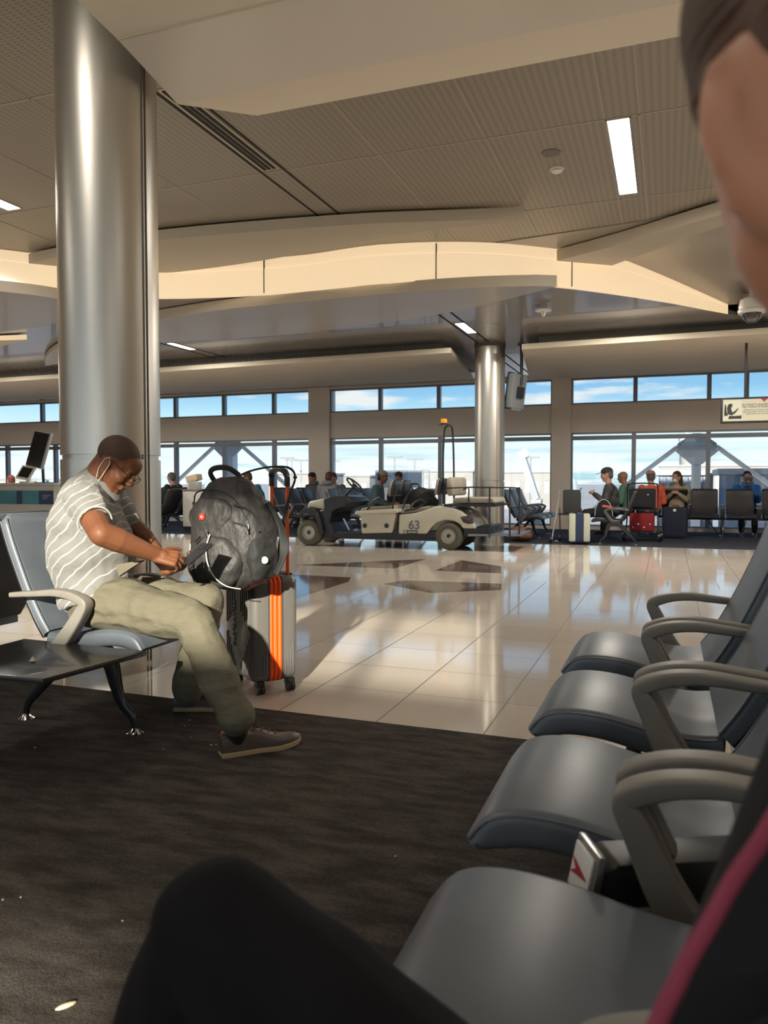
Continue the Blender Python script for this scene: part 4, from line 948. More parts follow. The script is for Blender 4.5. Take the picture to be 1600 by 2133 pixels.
# ================================================================== ELECTRIC CART
YC = 11.86; CW = 1.02
CREAM = mat('cream_body', (.56, .535, .43), .28, coat=.35); CTR = mat('vinyl_cream', (.36, .32, .26), .5)
BK_ = mat('cart_black', (.015, .015, .018), .38, coat=.1); TYRE = mat('tyre_rubber', (.085, .082, .062), .8, bump=(60, .4, .004)); RIM = mat('pale_steel_rim', (.48, .46, .40), .4, metal=.4); VBK = mat('black_vinyl', (.020, .021, .026), .32, coat=.2)
AMB = mat('amber_lens', (.9, .25, .01), .25, emit=((1, .3, .02), .5))
cart = thing('electric_cart', 'cream airport passenger cart number 63 standing on the tiles', 'cart', (-4.5, YC+CW/2, 0))
def PX(pts): return [(lambda p: (p.x, p.z))(at(x, y, YC)) for x, y in pts]
def ext(name, pts, y0, y1, m, par=cart, bevel=.015, raw=False):
    q = pts if raw else PX(pts)
    return MB().prism(q, (0, YC+y0, 0), (1, 0, 0), (0, 0, 1), (0, 1, 0), y1-y0).build(name, m, par, world=True, bevel=bevel, seg=3, smooth=40)
def pz(x, y, dy=0): return at(x, y, YC+dy)
Z0 = pz(900, 1147).z
# wheels
def wheel(x, y, r=.228, w_=.2):
    prof = [(r*.52, 0), (r*.60, -.008), (r*.9, .004), (r*.98, .03), (r, .06), (r, w_-.05), (r*.97, w_-.02), (r*.85, w_), (r*.5, w_)]
    o = MB().lathe((x, y, r), (0, 1, 0), prof, 40, caps=False).build('wheel', TYRE, cart, world=True, smooth=50)
    MB().lathe((x, y+.008, r), (0, 1, 0), [(.01, .03), (.03, .02), (.045, .03), (.05, .05), (r*.36, .055), (r*.44, .02), (r*.50, -.006), (r*.54, -.004), (r*.55, .03)], 32).build('rim', RIM, o, world=True, smooth=50)
    MB().lathe((x, y-.004, r), (0, 1, 0), [(.012, 0), (.028, .006), (.03, .03)], 16).build('hub_cap', BK_, o, world=True)
xf, xrr = -5.77, -3.29
for x in (xf, xrr):
    for y in (YC, YC+CW-.2): wheel(x, y)
ext('chassis', [(655, 1116), (668, 1121), (900, 1124), (965, 1120), (1000, 1118), (1000, 1104), (900, 1106), (740, 1111), (680, 1111)], .10, CW-.10, BK_)
rb = [(830, 1112), (831, 1072), (862, 1069), (892, 1060), (906, 1054.5), (925, 1054), (943, 1057), (960, 1064), (978, 1078), (987, 1090), (992, 1101), (964, 1101), (958, 1092), (945, 1085), (928, 1083), (910, 1088), (897, 1099), (888, 1112)]
for y0, y1 in ((0, .16), (CW-.16, CW)): ext('rear_fender', rb, y0, y1, CREAM, bevel=.03)
ext('rear_body', [(833, 1110), (834, 1074), (892, 1062), (925, 1057), (958, 1066), (978, 1086), (985, 1100), (960, 1104), (890, 1110)], .15, CW-.15, CREAM)
for y in (-.006, CW-.06): ext('tail_light', [(959, 1077), (975, 1074), (983, 1081), (987, 1090), (975, 1091.5), (965, 1088)], y, y+.066, mat('dark_red_lens', (.05, .008, .01), .15, coat=.5), bevel=.006)
ext('rear_bumper', [(964, 1100), (1018, 1096), (1020, 1113), (975, 1119), (964, 1116)], .04, CW-.04, BK_)
ext('seat_base', [(741, 1070), (824, 1067), (816, 1110), (753, 1111.5), (750, 1077)], .02, CW-.02, CREAM, bevel=.02)
for x in (760, 805.5):
    p = pz(x, 1095, .02); MB().lathe((p.x, p.y-.012, p.z), (0, 1, 0), [(.036, 0), (.04, .004), (.04, .02)], 20).build('round_plug', BK_, cart, world=True)
ext('seat_valance', [(740, 1067), (744, 1064), (826, 1060), (830, 1064), (830, 1068), (741, 1071.5)], -.03, CW+.03, CREAM, bevel=.012)
ext('front_cowl', [(633, 1059), (638, 1045), (652, 1042), (672, 1038.5), (672, 1063), (655, 1060), (645, 1058)], .10, CW-.10, CREAM, bevel=.03)
ext('dashboard', [(671, 1039), (690, 1033), (708, 1033), (723, 1037), (727, 1047), (716, 1056), (700, 1060), (688, 1066), (683, 1090), (694, 1114), (670, 1114), (661, 1086), (662, 1064), (672, 1062)], .06, CW-.06, BK_, bevel=.02)
for y0, y1 in ((-.02, .17), (CW-.17, CW+.02)): ext('front_fender', [(620, 1076), (626, 1065), (637, 1058), (650, 1058), (661, 1066), (668, 1084), (674, 1112), (668, 1112), (661, 1088), (655, 1076), (643, 1070), (632, 1071), (626, 1078)], y0, y1, BK_, bevel=.01)
ext('headlight', [(631, 1072), (632, 1067), (640, 1066), (640, 1071)], .02, .14, RIM, bevel=.004)
ext('floor_board', [(690, 1114), (756, 1111), (832, 1110), (832, 1104), (815, 1106), (752, 1107), (700, 1108)], .03, CW-.03, BK_, bevel=.005)
# steering
sc0, sc1 = pz(700, 1056, .28), pz(737, 1013, .28)
MB().cyl(sc0, sc1, .022, 14).build('steering_column', BK_, cart, world=True)
sa = (sc1-sc0).normalized(); _, a1, b1 = frame(sa, (0, 1, 0)); cw_ = sc1+sa*.03
st = MB().tube([cw_+a1*.17*math.cos(2*PI*i/28)+b1*.17*math.sin(2*PI*i/28) for i in range(28)], .016, 8, closed=True, up=sa).build('steering_wheel', BK_, cart, world=True)
for a in (0, 120, 240): MB().bar(cw_, cw_+a1*.165*math.cos(R(a+30))+b1*.165*math.sin(R(a+30)), .03, .016, sa).build('spoke', BK_, st, world=True)
MB().lathe(cw_-sa*.02, sa, [(.045, 0), (.045, .03), (.02, .038)], 18).build('hub', BK_, st, world=True)
MB().bar(pz(716, 1080, .2), pz(728, 1104, .2), .03, .02).build('pedal_arm', ALU, cart, world=True)
# seats: cushions and two-tone backrests
def cush(pts, y0, y1, m, name='seat_cushion'): return ext(name, pts, y0, y1, m, bevel=.03)
cush([(748, 1065), (750, 1059), (768, 1056), (815, 1053), (818, 1062)], .04, CW-.04, CTR)
cush([(832, 1070), (836, 1061), (858, 1058), (890, 1054), (893, 1060), (860, 1068)], .04, CW-.04, CTR)
def backs(xa, xb, yt, yb, lean, flip=1):
    for y0 in (.05, .54):
        w_ = .43; p0, p1 = pz(xa, yb), pz(xb, yt); th = .10
        for mt_, o0, o1, nm in ((CTR if flip > 0 else VBK, 0, .5, 'backrest_front'), (VBK if flip > 0 else CTR, .5, 1, 'backrest_rear')):
            rings = []
            for f in (0, .12, .5, .85, 1):
                k_ = (.80, .95, 1, .94, .70)[(0, .12, .5, .85, 1).index(f)]; z = p0.z+(p1.z-p0.z)*f; x = p0.x+lean*f
                tw = th*(.6 if f in (0, 1) else 1)
                rings.append([V((x+(o0-.5)*tw+a*tw*(o1-o0)+.5*tw*(o1-o0), YC+y0+w_/2+b_*w_*k_, z)) for a, b_ in rect(1, 1, .12, 3)])
            MB().loft(rings).build(nm, mt_, cart, world=True, bevel=0, smooth=60)
backs(810, 815, 1000, 1034, .05); backs(908, 915, 996, 1031, .04)
for y0 in (.05, .54):
    rings = []
    p0, p1 = pz(938, 1032), pz(945, 995)
for y0 in (.04, .53):
    rg_ = []
    for f, k_, tk in ((0, .85, .06), (.1, .97, .10), (.5, 1, .11), (.88, .97, .10), (1, .8, .05)):
        z = pz(930, 1033).z+(pz(930, 994).z-pz(930, 1033).z)*f; x = pz(935, 1010).x
        rg_.append([V((x+a*tk, YC+y0+.225+b_*.45*k_, z)) for a, b_ in rect(1, 1, .15, 3)])
    MB().loft(rg_).build('rear_facing_backrest', CTR, cart, world=True, smooth=60)
cush([(941, 1049), (942, 1039), (950, 1037), (1024, 1037), (1028, 1044), (1027, 1049)], .05, CW-.05, CTR)
ext('rear_deck', [(925, 1055), (926, 1050), (1030, 1050), (1030, 1056)], .0, CW, BK_, bevel=.004)
TB = mat('black_tube', (.02, .02, .022), .35, coat=.2)
def tub(name, pts, r=.016, par=cart): return MB().tube([V(p) for p in pts], r, 8).build(name, TB, par, world=True)
for y in (.02, CW-.02):
    tub('armrest', [pz(765, 1062, y), pz(778, 1043, y), pz(790, 1036, y), pz(797, 1042, y), pz(803, 1052, y), pz(818, 1050, y)], .018)
    tub('armrest', [pz(843, 1064, y), pz(865, 1060, y), pz(882, 1050, y), pz(887, 1046, y), pz(876, 1040, y), pz(864, 1047, y), pz(855, 1058, y)], .018)
    tub('seat_support', [pz(818, 1064, y), pz(820, 1040, y), pz(828, 1022, y)], .014); tub('seat_support', [pz(838, 1062, y), pz(850, 1030, y), pz(857, 1006, y)], .012)
    tub('hip_rail', [pz(926, 1054, y), pz(927, 1022, y), pz(931, 1017, y), pz(975, 1015, y), pz(977, 1020, y), pz(976, 1046, y)], .013)
# beacon hoop
yb_ = .12
hoop = spline([pz(924, 1050, yb_), pz(923, 960, yb_), pz(925, 910, yb_), pz(927, 893, yb_), pz(933, 887, yb_+.12), pz(940, 888, yb_+.22), pz(943, 900, yb_+.3), pz(945, 950, yb_+.34), pz(946, 1040, yb_+.34)], 5)
tub('beacon_hoop', hoop, .016)
bz = pz(925, 884, yb_); MB().lathe(bz, (0, 0, 1), [(.09, -.012), (.09, 0)], 20).build('beacon_plate', TB, cart, world=True)
bc = MB().lathe(bz, (0, 0, 1), [(.055, 0), (.055, .022)], 20).build('beacon_base', BK_, cart, world=True)
MB().lathe(bz+V((0, 0, .022)), (0, 0, 1), [(.048, 0), (.05, .02), (.047, .062), (.035, .068)], 20).build('beacon_lens', AMB, bc, world=True)
# rear cage
for y in (.0, CW):
    tub('cage_rail', [pz(965, 1020, y), pz(975, 1015, y), pz(1060, 1015.5, y), pz(1083, 1017, y)], .013)
    tub('cage_rail', [pz(1028, 1049, y), pz(1060, 1049, y)], .012)
    for x in (1020, 1062): tub('cage_post', [pz(x, 1016, y), pz(x, 1120 if y == 0 else 1112, y)], .014)
for zz in (1016, 1108): tub('cage_rail', [pz(1082, zz, 0), pz(1082, zz, CW)], .014)
tub('cage_post', [pz(1082, 1016, 0), pz(1082, 1112, 0)], .014); tub('cage_post', [pz(1082, 1016, CW), pz(1082, 1112, CW)], .014)
ext('platform', [(975, 1117), (1084, 1117), (1084, 1113), (975, 1112)], .0, CW, mat('platform_plate', (.22, .23, .24), .3, metal=.6), bevel=.003)
NUM = mat('grey_numeral', (.13, .15, .17), .5)
text('number', '63', .20, Matrix.Translation(pz(863, 1094.5, -.004)) @ Matrix(((1, 0, 0, 0), (0, 0, -1, 0), (0, 1, 0, 0), (0, 0, 0, 1))), NUM, cart, .002, bold=.004)
ext('maker_plate', [(841, 1112), (841, 1104.5), (870, 1105), (870, 1112)], -.006, .01, mat('plate_dark', (.05, .05, .045), .4), bevel=.002)
ext('plate_symbol', [(842.5, 1111), (842.5, 1105.8), (847.5, 1105.8), (847.5, 1111)], -.009, -.004, RIM, bevel=.001)
ext('plate_line', [(850, 1109.6), (850, 1107.2), (868, 1107.4), (868, 1109.8)], -.009, -.004, RIM, bevel=.001)
# duffel bag on the cart
db = thing('duffel_bag', 'big black duffel bag lying on the rear seat of the cart', 'bag', pz(880, 1052, .5))
b = MB(); c0 = pz(879, 1040, .5); b.ell(c0, (.22, .30, .20), n=20, m=12); b.ell(c0+V((.06, -.02, -.06)), (.22, .33, .14)); b.build('bag_body', BPD, db, world=True, remesh=.02, relax=4, disp=lambda p: .02*mnoise.noise(p*8))
MB().tube(spline([c0+V((-.12, -.1, .15)), c0+V((-.16, -.1, .24)), c0+V((-.05, -.1, .26)), c0+V((.0, -.1, .19))], 4), .014, 6).build('handle', BPD, db, world=True)
# ================================================================== FAR GATE AREA
# ---- benches
def far_row(label, loc, rz, n, legs=(0,), sp=.62, group=None):
    return beam_row(label, loc, rz, [(sp*i, 'seat') for i in range(n)], [sp*(i+.5) for i in legs], group, spacing=sp)
def slim_arms(t): pass
_arm = arm
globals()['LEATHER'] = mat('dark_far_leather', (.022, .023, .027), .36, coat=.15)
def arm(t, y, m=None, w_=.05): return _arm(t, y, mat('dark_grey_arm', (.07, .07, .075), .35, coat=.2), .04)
def place_row(label, x, y, rz, n, legs, sp=.64):
    return far_row(label, (x, y, 0), rz, n, legs, sp)
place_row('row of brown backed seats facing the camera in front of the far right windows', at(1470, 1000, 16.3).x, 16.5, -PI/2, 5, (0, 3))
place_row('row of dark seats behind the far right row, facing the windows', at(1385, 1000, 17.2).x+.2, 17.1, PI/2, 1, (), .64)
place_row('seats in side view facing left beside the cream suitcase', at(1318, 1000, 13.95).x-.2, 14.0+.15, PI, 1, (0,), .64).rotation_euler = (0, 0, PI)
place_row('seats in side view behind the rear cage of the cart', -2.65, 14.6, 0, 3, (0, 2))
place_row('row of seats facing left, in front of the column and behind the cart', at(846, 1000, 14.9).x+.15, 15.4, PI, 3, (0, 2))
globals()['LEATHER'] = mat('slate_leather', (0, 0, 0))
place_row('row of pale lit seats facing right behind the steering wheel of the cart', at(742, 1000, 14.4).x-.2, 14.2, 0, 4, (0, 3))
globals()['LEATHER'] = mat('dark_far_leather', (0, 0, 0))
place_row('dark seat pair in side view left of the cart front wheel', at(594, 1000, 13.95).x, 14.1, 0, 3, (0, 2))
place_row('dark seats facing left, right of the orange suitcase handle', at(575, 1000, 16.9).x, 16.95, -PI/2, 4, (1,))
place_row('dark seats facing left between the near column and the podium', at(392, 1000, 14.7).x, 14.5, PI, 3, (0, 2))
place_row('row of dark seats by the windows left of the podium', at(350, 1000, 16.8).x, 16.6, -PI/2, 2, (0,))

# ---- podium with sign holder and box
PODM = mat('pale_grey_podium', (.46, .45, .42), .5)
q0, q1 = at(381, 1090, 13.9), at(429, 1020, 13.9); ztop = at(400, 1022, 13.9).z
pd_ = thing('podium', 'pale grey gate podium between the near column and the backpack', 'podium', ((q0.x+q1.x)/2+.1, 14.1, 0))
MB().b2((q0.x, 13.9, .14), (q1.x+.25, 14.5, ztop)).build('body', PODM, pd_, world=True, bevel=.01); MB().b2((q0.x+.02, 13.95, 0), (q1.x+.22, 14.45, .14)).build('plinth', BK_, pd_, world=True)
MB().b2((q0.x-.0, 13.88, ztop), (q1.x+.27, 14.52, ztop+.03)).build('counter_top', mat('brown_edge', (.2, .14, .1), .5), pd_, world=True)
sg_ = MB().prism([(0, 0), (.20, 0), (.165, .2), (-.03, .2)], (q0.x+.03, 14.1, ztop+.03), (1, 0, 0), (0, 0, 1), (0, 1, 0), .02); tag(sg_.build('notice_sign', mat('pale_green_notice', (.36, .42, .38), .5)), 'small pale green notice sign standing on the podium', 'sign')
c_ = at(400, 1012, 14.15); tag(MB().box((c_.x+.03, 14.2, ztop+.03+.08), (.24, .2, .16)).build('paper_stack', mat('white_paper', (.62, .63, .62), .6), bevel=.004), 'white stack of papers on the podium', 'papers')
tag(MB().box((c_.x+.02, 14.2, ztop+.03+.235), (.27, .22, .13), M=Matrix.Rotation(R(-12), 4, 'Y')).build('cardboard_box', mat('cream_card', (.50, .42, .28), .6), bevel=.004), 'tilted cream box on top of the papers on the podium', 'box')

# ---- check-in counter at the left with monitor and tablet
Yk = 9.2
kx = at(112, 1010, Yk).x; kz = at(60, 1006, Yk).z
ck = thing('service_counter', 'white service counter with a blue band behind the seated man', 'counter', (kx-1.5, Yk+.4, 0))
CWH = mat('off_white_counter', (.46, .44, .40), .4); CBL = mat('teal_blue_graphic', (.045, .17, .22), .3, noise=(3, (.06, .24, .28))); NVY = mat('navy_graphic', (.02, .035, .09), .35)
zb1, zb0 = at(60, 1022, Yk).z, at(60, 1050, Yk).z
MB().b2((kx-3.2, Yk, 0), (kx, Yk+.8, kz-.03)).build('body', CWH, ck, world=True, bevel=.006)
MB().b2((kx-3.22, Yk-.03, kz-.03), (kx+.03, Yk+.83, kz)).build('counter_top', CWH, ck, world=True, bevel=.006)
for x0, x1, m_, nm in ((-20, 36, CBL, 'blue_panel'), (36.5, 46.5, NVY, 'navy_panel'), (47, 82, CBL, 'blue_panel'), (83, 111, NVY, 'navy_panel')):
    MB().b2((at(x0, 1030, Yk).x, Yk-.012, zb0), (at(x1, 1030, Yk).x, Yk+.01, zb1)).build(nm, m_, ck, world=True)
for i in range(3):
    z_ = zb1-.07-.025*i; MB().b2((at(90, 1030, Yk).x, Yk-.014, z_-.004), (at(106-4*i, 1030, Yk).x, Yk-.011, z_+.004)).build('text_line', mat('pale_text', (.35, .38, .5), .5), ck, world=True)
m0 = at(82, 937, Yk+.3)
mo = thing('display_monitor', 'tilted black portrait monitor on a pole on the white counter', 'monitor', (m0.x, Yk+.3, kz))
mo.rotation_euler = (0, 0, R(-8))
MT = Matrix.Rotation(R(9), 4, 'Y') @ Matrix.Rotation(R(-12), 4, 'X'); hz = m0.z-kz
MB().box((0, .0, hz), (.38, .045, .58), M=MT).build('casing', mat('silver_grey_casing', (.35, .35, .34), .4), mo, bevel=.01)
MB().box(V((0, 0, hz))+MT @ V((-.012, -.026, 0)), (.345, .006, .545), M=MT).build('screen', mat('black_screen', (.012, .013, .016), .12), mo)
MB().cyl((.02, .05, 0), (.0, .05, hz-.1), .022).build('pole', BLACKP, mo); MB().b2((-.22, -.08, 0), (.24, .16, .012)).build('base_plate', BLACKP, mo, bevel=.003)
t0 = at(54, 985, Yk+.15)
tbm = thing('tablet_stand', 'small white framed tablet tilted on the counter left of the monitor', 'tablet', (t0.x, Yk+.15, kz))
T2 = Matrix.Rotation(R(8), 4, 'Y') @ Matrix.Rotation(R(-32), 4, 'X'); hz = t0.z-kz
MB().box((0, 0, hz), (.27, .025, .24), M=T2).build('frame', WHITEP, tbm, bevel=.008); MB().box(V((0, 0, hz))+T2 @ V((0, -.014, 0)), (.205, .004, .175), M=T2).build('screen', mat('black_screen', (.012, .013, .016), .12), tbm)
MB().box((0, .05, hz*.45), (.06, .05, hz*.8)).build('stand', WHITEP, tbm, bevel=.005); MB().box((0, .04, .012), (.2, .16, .024)).build('base', WHITEP, tbm, bevel=.006)

# ---- people
def cmat(name, c, **k): return mat(name, c, .85, **k)
SKL, SKD, SKM = mat('light_skin', (.50, .27, .19), .5), mat('deep_skin', (.16, .075, .04), .5), mat('mid_skin', (.36, .17, .10), .5)
PN = [0]
def far_person(label, x, y, rz, skin, shirt, pants, hair=None, hat=None, brim=False, lean=0, arms='lap', head_turn=0, bald=False, long_hair=False, mask=False, scarf=None, s=1.0, z0=0, legs_up=False):
    p = person(label, (x, y, z0), rz); p.scale = (s, s, s)
    hipz = .52; ch = V((.02+lean*.5, 0, .88)); nk = V((.04+lean*.9, 0, 1.05)); hc = nk+V((.045+lean*.35, 0, .135))
    Mh = Matrix.Translation(hc) @ Matrix.Rotation(head_turn, 4, 'Z') @ Matrix.Rotation(R(8+lean*60), 4, 'Y')
    b = MB(); head_prims(b, Mh); b.cone(nk-V((0, 0, .05)), .06, hc-V((.02, 0, .05)), .055)
    b.cone((0, 0, hipz), .13, ch, .12); b.cone(ch+V((0, -.09, .06)), .08, ch+V((0, .09, .06)), .08); hands = []
    for s_ in (-1, 1):
        sh_ = ch+V((0, s_*.19, .09))
        if arms == 'phone': el_, wr_ = ch+V((.14, s_*.20, -.16)), hc+V((.22, s_*.045, -.06))
        elif arms == 'chest': el_, wr_ = ch+V((.08, s_*.25, -.18)), ch+V((.30, s_*.05, -.02))
        elif arms == 'side': el_, wr_ = ch+V((.02, s_*.24, -.18)), ch+V((.24, s_*.2, -.22))
        else: el_, wr_ = ch+V((.02, s_*.25, -.19)), V((.34, s_*.08, .60))
        b.cone(sh_, .05, el_, .042); b.cone(el_, .042, wr_, .028); hands.append((sh_, el_, wr_))
        hdv = (wr_-el_).normalized()+V((0, -s_*.3, 0)); hand(b, wr_, hdv, V((0, -s_, -.3)), L=.17, thumb=s_)
        kn = V((.44, s_*.11, .50)); an = V((.47, s_*.12, .09))
        if legs_up: kn, an = V((.42, s_*.17, .60)), V((.52, s_*.08, .52))
        b.cone((0, s_*.09, hipz), .08, kn, .055); b.cone(kn, .052, an, .036); b.cone(an-V((.03, 0, .03)), .036, an+V((.15, 0, -.045)), .028)
    b.build('body', skin, p, remesh=.011, relax=2)
    b = MB(); b.loft([ellring((-.01, 0, .50), (0, 0, 1), (0, 1, 0), .17, .14, 20), ellring((.0, 0, .62), (0, 0, 1), (0, 1, 0), .19, .15, 20), ellring(ch*.5+V((0, 0, .40)), (0, 0, 1), (0, 1, 0), .19, .15, 20), ellring(ch+V((0, 0, .08)), (lean, 0, 1), (0, 1, 0), .19, .115, 20), ellring(nk-V((0, 0, .03)), (lean, 0, 1), (0, 1, 0), .09, .075, 20)])
    for sh_, el_, wr_ in hands:
        b.cone(sh_, .075, el_, .060); b.cone(el_, .058, el_.lerp(wr_, .85), .044)
    b.build('shirt', shirt, p, remesh=.015, relax=3, disp=lambda q: .008*mnoise.noise(q*14))
    b = MB(); b.ell((0, 0, .52), (.16, .18, .11))
    for s_ in (-1, 1):
        kn = V((.44, s_*.11, .50)); an = V((.47, s_*.12, .09))
        if legs_up: kn, an = V((.42, s_*.17, .60)), V((.52, s_*.08, .52))
        b.cone((0, s_*.09, hipz), .10, kn, .075); b.cone(kn, .072, an+V((0, 0, .03)), .055)
        sb = MB(); sb.cone(an+V((-.03, 0, -.035)), .045, an+V((.14, 0, -.05)), .036); sb.box(an+V((.055, 0, -.083)), (.25, .085, .014)); sb.build('shoe', BK_, p, remesh=.012, relax=1)
    b.build('trousers', pants, p, remesh=.015, relax=3, disp=lambda q: .008*mnoise.noise(q*12))
    if hair is not None and not bald:
        h_ = MB(); h_.ell(Mh @ V((-.022, 0, .045)), (.103, .086, .09), M=Mh); h_.ell(Mh @ V((-.06, 0, -.01)), (.055, .078, .075), M=Mh)
        if long_hair: h_.cone(Mh @ V((-.06, .05, -.0)), .05, Mh @ V((-.05, .07, -.17)), .035); h_.cone(Mh @ V((-.06, -.05, -.0)), .05, Mh @ V((-.05, -.07, -.17)), .035)
        h_.build('hair', hair, p, remesh=.012, relax=2)
    if hat is not None:
        h_ = MB(); h_.ell(Mh @ V((-.012, 0, .066)), (.108, .090, .078), M=Mh); ht = h_.build('hat', hat, p, smooth=70)
        if brim: MB().prism([(.0, -.08), (.07, -.075), (.125, -.04), (.135, 0), (.125, .04), (.07, .075), (0, .08)], Mh @ V((.05, 0, .055)), Mh.to_3x3() @ V((1, 0, -.12)), Mh.to_3x3() @ V((0, 1, 0)), Mh.to_3x3() @ V((0, 0, 1)), .008).build('brim', hat, ht)
    if mask: b = MB(); b.ell(Mh @ V((.058, 0, -.052)), (.054, .055, .050), M=Mh); b.build('face_mask', mkm, p, smooth=70)
    if scarf is not None: b = MB(); b.lathe(nk+V((-.02, 0, -.02)), (lean, 0, 1), [(.07, -.02), (.115, 0), (.125, .035), (.11, .075), (.07, .09)], 20); b.build('scarf', scarf, p, smooth=70)
    return p, hc
HB, HD, HG = mat('brown_hair', (.06, .03, .018), .7), mat('black_hair', (.012, .010, .010), .6), mat('grey_brown_hair', (.10, .085, .075), .7)
BK2, NV2 = cmat('black_cloth', (.014, .014, .017)), cmat('navy_cloth', (.02, .03, .055))
fx_ = lambda x, Y: at(x, 1003, Y).x
far_person('person in black jacket in profile left of the podium', fx_(350, 15.0)+.05, 15.15, PI-.2, SKL, BK2, NV2, hair=HG)
far_person('person in teal jacket bending, seen right of the backpack', fx_(536, 15.3), 15.4, PI+.2, SKM, cmat('teal_cloth', (.02, .17, .20)), BK2, hair=HB, lean=.16)
far_person('person in grey coat with dark knit hat and thick scarf beside the window pier', fx_(655, 16.9), 16.9, -PI/2-.3, SKM, cmat('dark_grey_cloth', (.07, .075, .08)), BK2, hair=HD, hat=cmat('black_knit', (.02, .018, .018)), scarf=cmat('grey_scarf', (.11, .12, .125)))
far_person('person in light grey hooded top with back to the camera', fx_(679, 15.5), 15.5, PI*.45, SKM, cmat('light_grey_cloth', (.19, .20, .22)), NV2, hair=HB, lean=.05, scarf=cmat('light_grey_cloth', (.19, .20, .22)))
far_person('person in patterned dark shirt with short hair looking down left of the steering wheel', fx_(704, 16.9), 16.9, -PI/2-.2, SKL, cmat('camo_cloth', (.07, .075, .065), noise=(14, (.16, .14, .11))), BK2, hair=HB, lean=.10)
far_person('person in slate jacket and khaki cap facing right behind the cart', fx_(783, 14.6), 14.6, .1, SKD, cmat('slate_cloth', (.05, .08, .10)), BK2, hair=HD, hat=cmat('khaki_cap', (.17, .15, .10)), brim=True, lean=.05)
far_person('person whose dark cap shows above the black seat backs of the cart', fx_(833, 16.6), 16.6, -PI/2, SKM, BK2, BK2, hair=HD, hat=cmat('dark_olive_cap', (.04, .04, .03)))
far_person('person in black jacket and dark green cap facing left beside the black case', fx_(1274, 14.75), 14.75, PI+.05, SKL, cmat('black_print_cloth', (.018, .018, .02), noise=(9, (.09, .09, .09))), BK2, hair=HG, hat=cmat('dark_green_cap', (.030, .035, .028)), brim=True, arms='chest', s=1.03)
far_person('bald person in green shirt behind the person in the dark green cap', fx_(1308, 16.4), 16.4, PI-.3, SKM, cmat('green_cloth', (.10, .22, .16)), BK2, bald=True, lean=.02)
far_person('person in orange top and pink cap behind the luggage trolley', fx_(1358, 16.1), 16.1, PI*.6, SKL, cmat('orange_cloth', (.62, .10, .05)), NV2, hair=HG, hat=cmat('pink_cap', (.45, .22, .19)))
far_person('person in beige shawl and white face mask sitting behind the navy suitcase', fx_(1410, 16.9), 17.0, -PI/2-.1, SKL, cmat('beige_shawl', (.38, .30, .20)), cmat('white_cloth', (.6, .6, .58)), hair=HB, long_hair=True, mask=True, arms='chest', head_turn=-.5)
P12, hc12 = far_person('person in blue shirt holding a phone up to the face at the far right', fx_(1556, 17.2), 17.25, -PI/2, SKM, cmat('blue_cloth', (.02, .13, .36)), BK2, hair=HD, mask=True, arms='phone')
w12 = wm(P12) @ (hc12+V((.33, 0, -.03)))
tag(MB().box(w12, (.15, .012, .075)).build('phone', BLACKP, bevel=.003), 'dark phone held sideways by the person in the blue shirt', 'phone')
far_person('person whose reddish hair shows above the white counter at the left edge', at(26, 1003, 12.6).x, 12.6, PI*.9, SKL, cmat('rust_cloth', (.25, .06, .04)), BK2, hair=mat('red_hair', (.16, .03, .02), .7), s=.94)

# ---- luggage of the far passengers
def hard_case(name, label, x, y, w_, d_, h_, rz, ma, mb2=None, z0=.05, handle=False):
    t = thing(name, label, 'suitcase', (x, y, 0), rz)
    if mb2 is None: MB().box((0, 0, z0+h_/2), (w_, d_, h_)).build('shell', ma, t, bevel=.03)
    else:
        for s_ in (-1, 1): MB().box((s_*w_*.34, 0, z0+h_/2), (w_*.32, d_, h_)).build('shell', ma, t, bevel=.025)
        MB().box((0, 0, z0+h_/2), (w_*.37, d_*.97, h_*.985)).build('zip_band', mb2, t, bevel=.01)
    for sx_ in (-1, 1):
        for sy_ in (-1, 1): MB().cyl((sx_*w_*.36-.012, sy_*d_*.33, .028), (sx_*w_*.36+.012, sy_*d_*.33, .028), .028, 14).build('wheel', BK_, t); 
    MB().box((0, 0, z0+.0), (w_*.85, d_*.85, .03)).build('base', BK_, t)
    MB().tube(spline([(-.06, 0, z0+h_-.005), (-.05, 0, z0+h_+.025), (.05, 0, z0+h_+.025), (.06, 0, z0+h_-.005)], 3), .008, 8).build('handle', BK_, t)
    if handle:
        for s_ in (-1, 1): MB().cyl((s_*.09, d_*.35, z0+h_), (s_*.09, d_*.35, z0+h_+.3), .008, 8).build('telescopic_pole', ALU, t)
    return t
hard_case('suitcase', 'cream suitcase with a navy middle band in front of the side view seats', fx_(1206, 13.72), 13.85, .36, .28, .49, .15, mat('cream_shell', (.48, .50, .40), .4), NVY)
nv = hard_case('suitcase', 'large navy suitcase in front of the person with the white mask', fx_(1408, 15.9), 15.9, .44, .3, .56, -.1, cmat('navy_fabric', (.012, .016, .035)), None)
MB().lathe((0, -.15, .55), (0, -1, 0), [(.028, 0), (.028, .006)], 16).build('round_badge', WHITEP, nv)
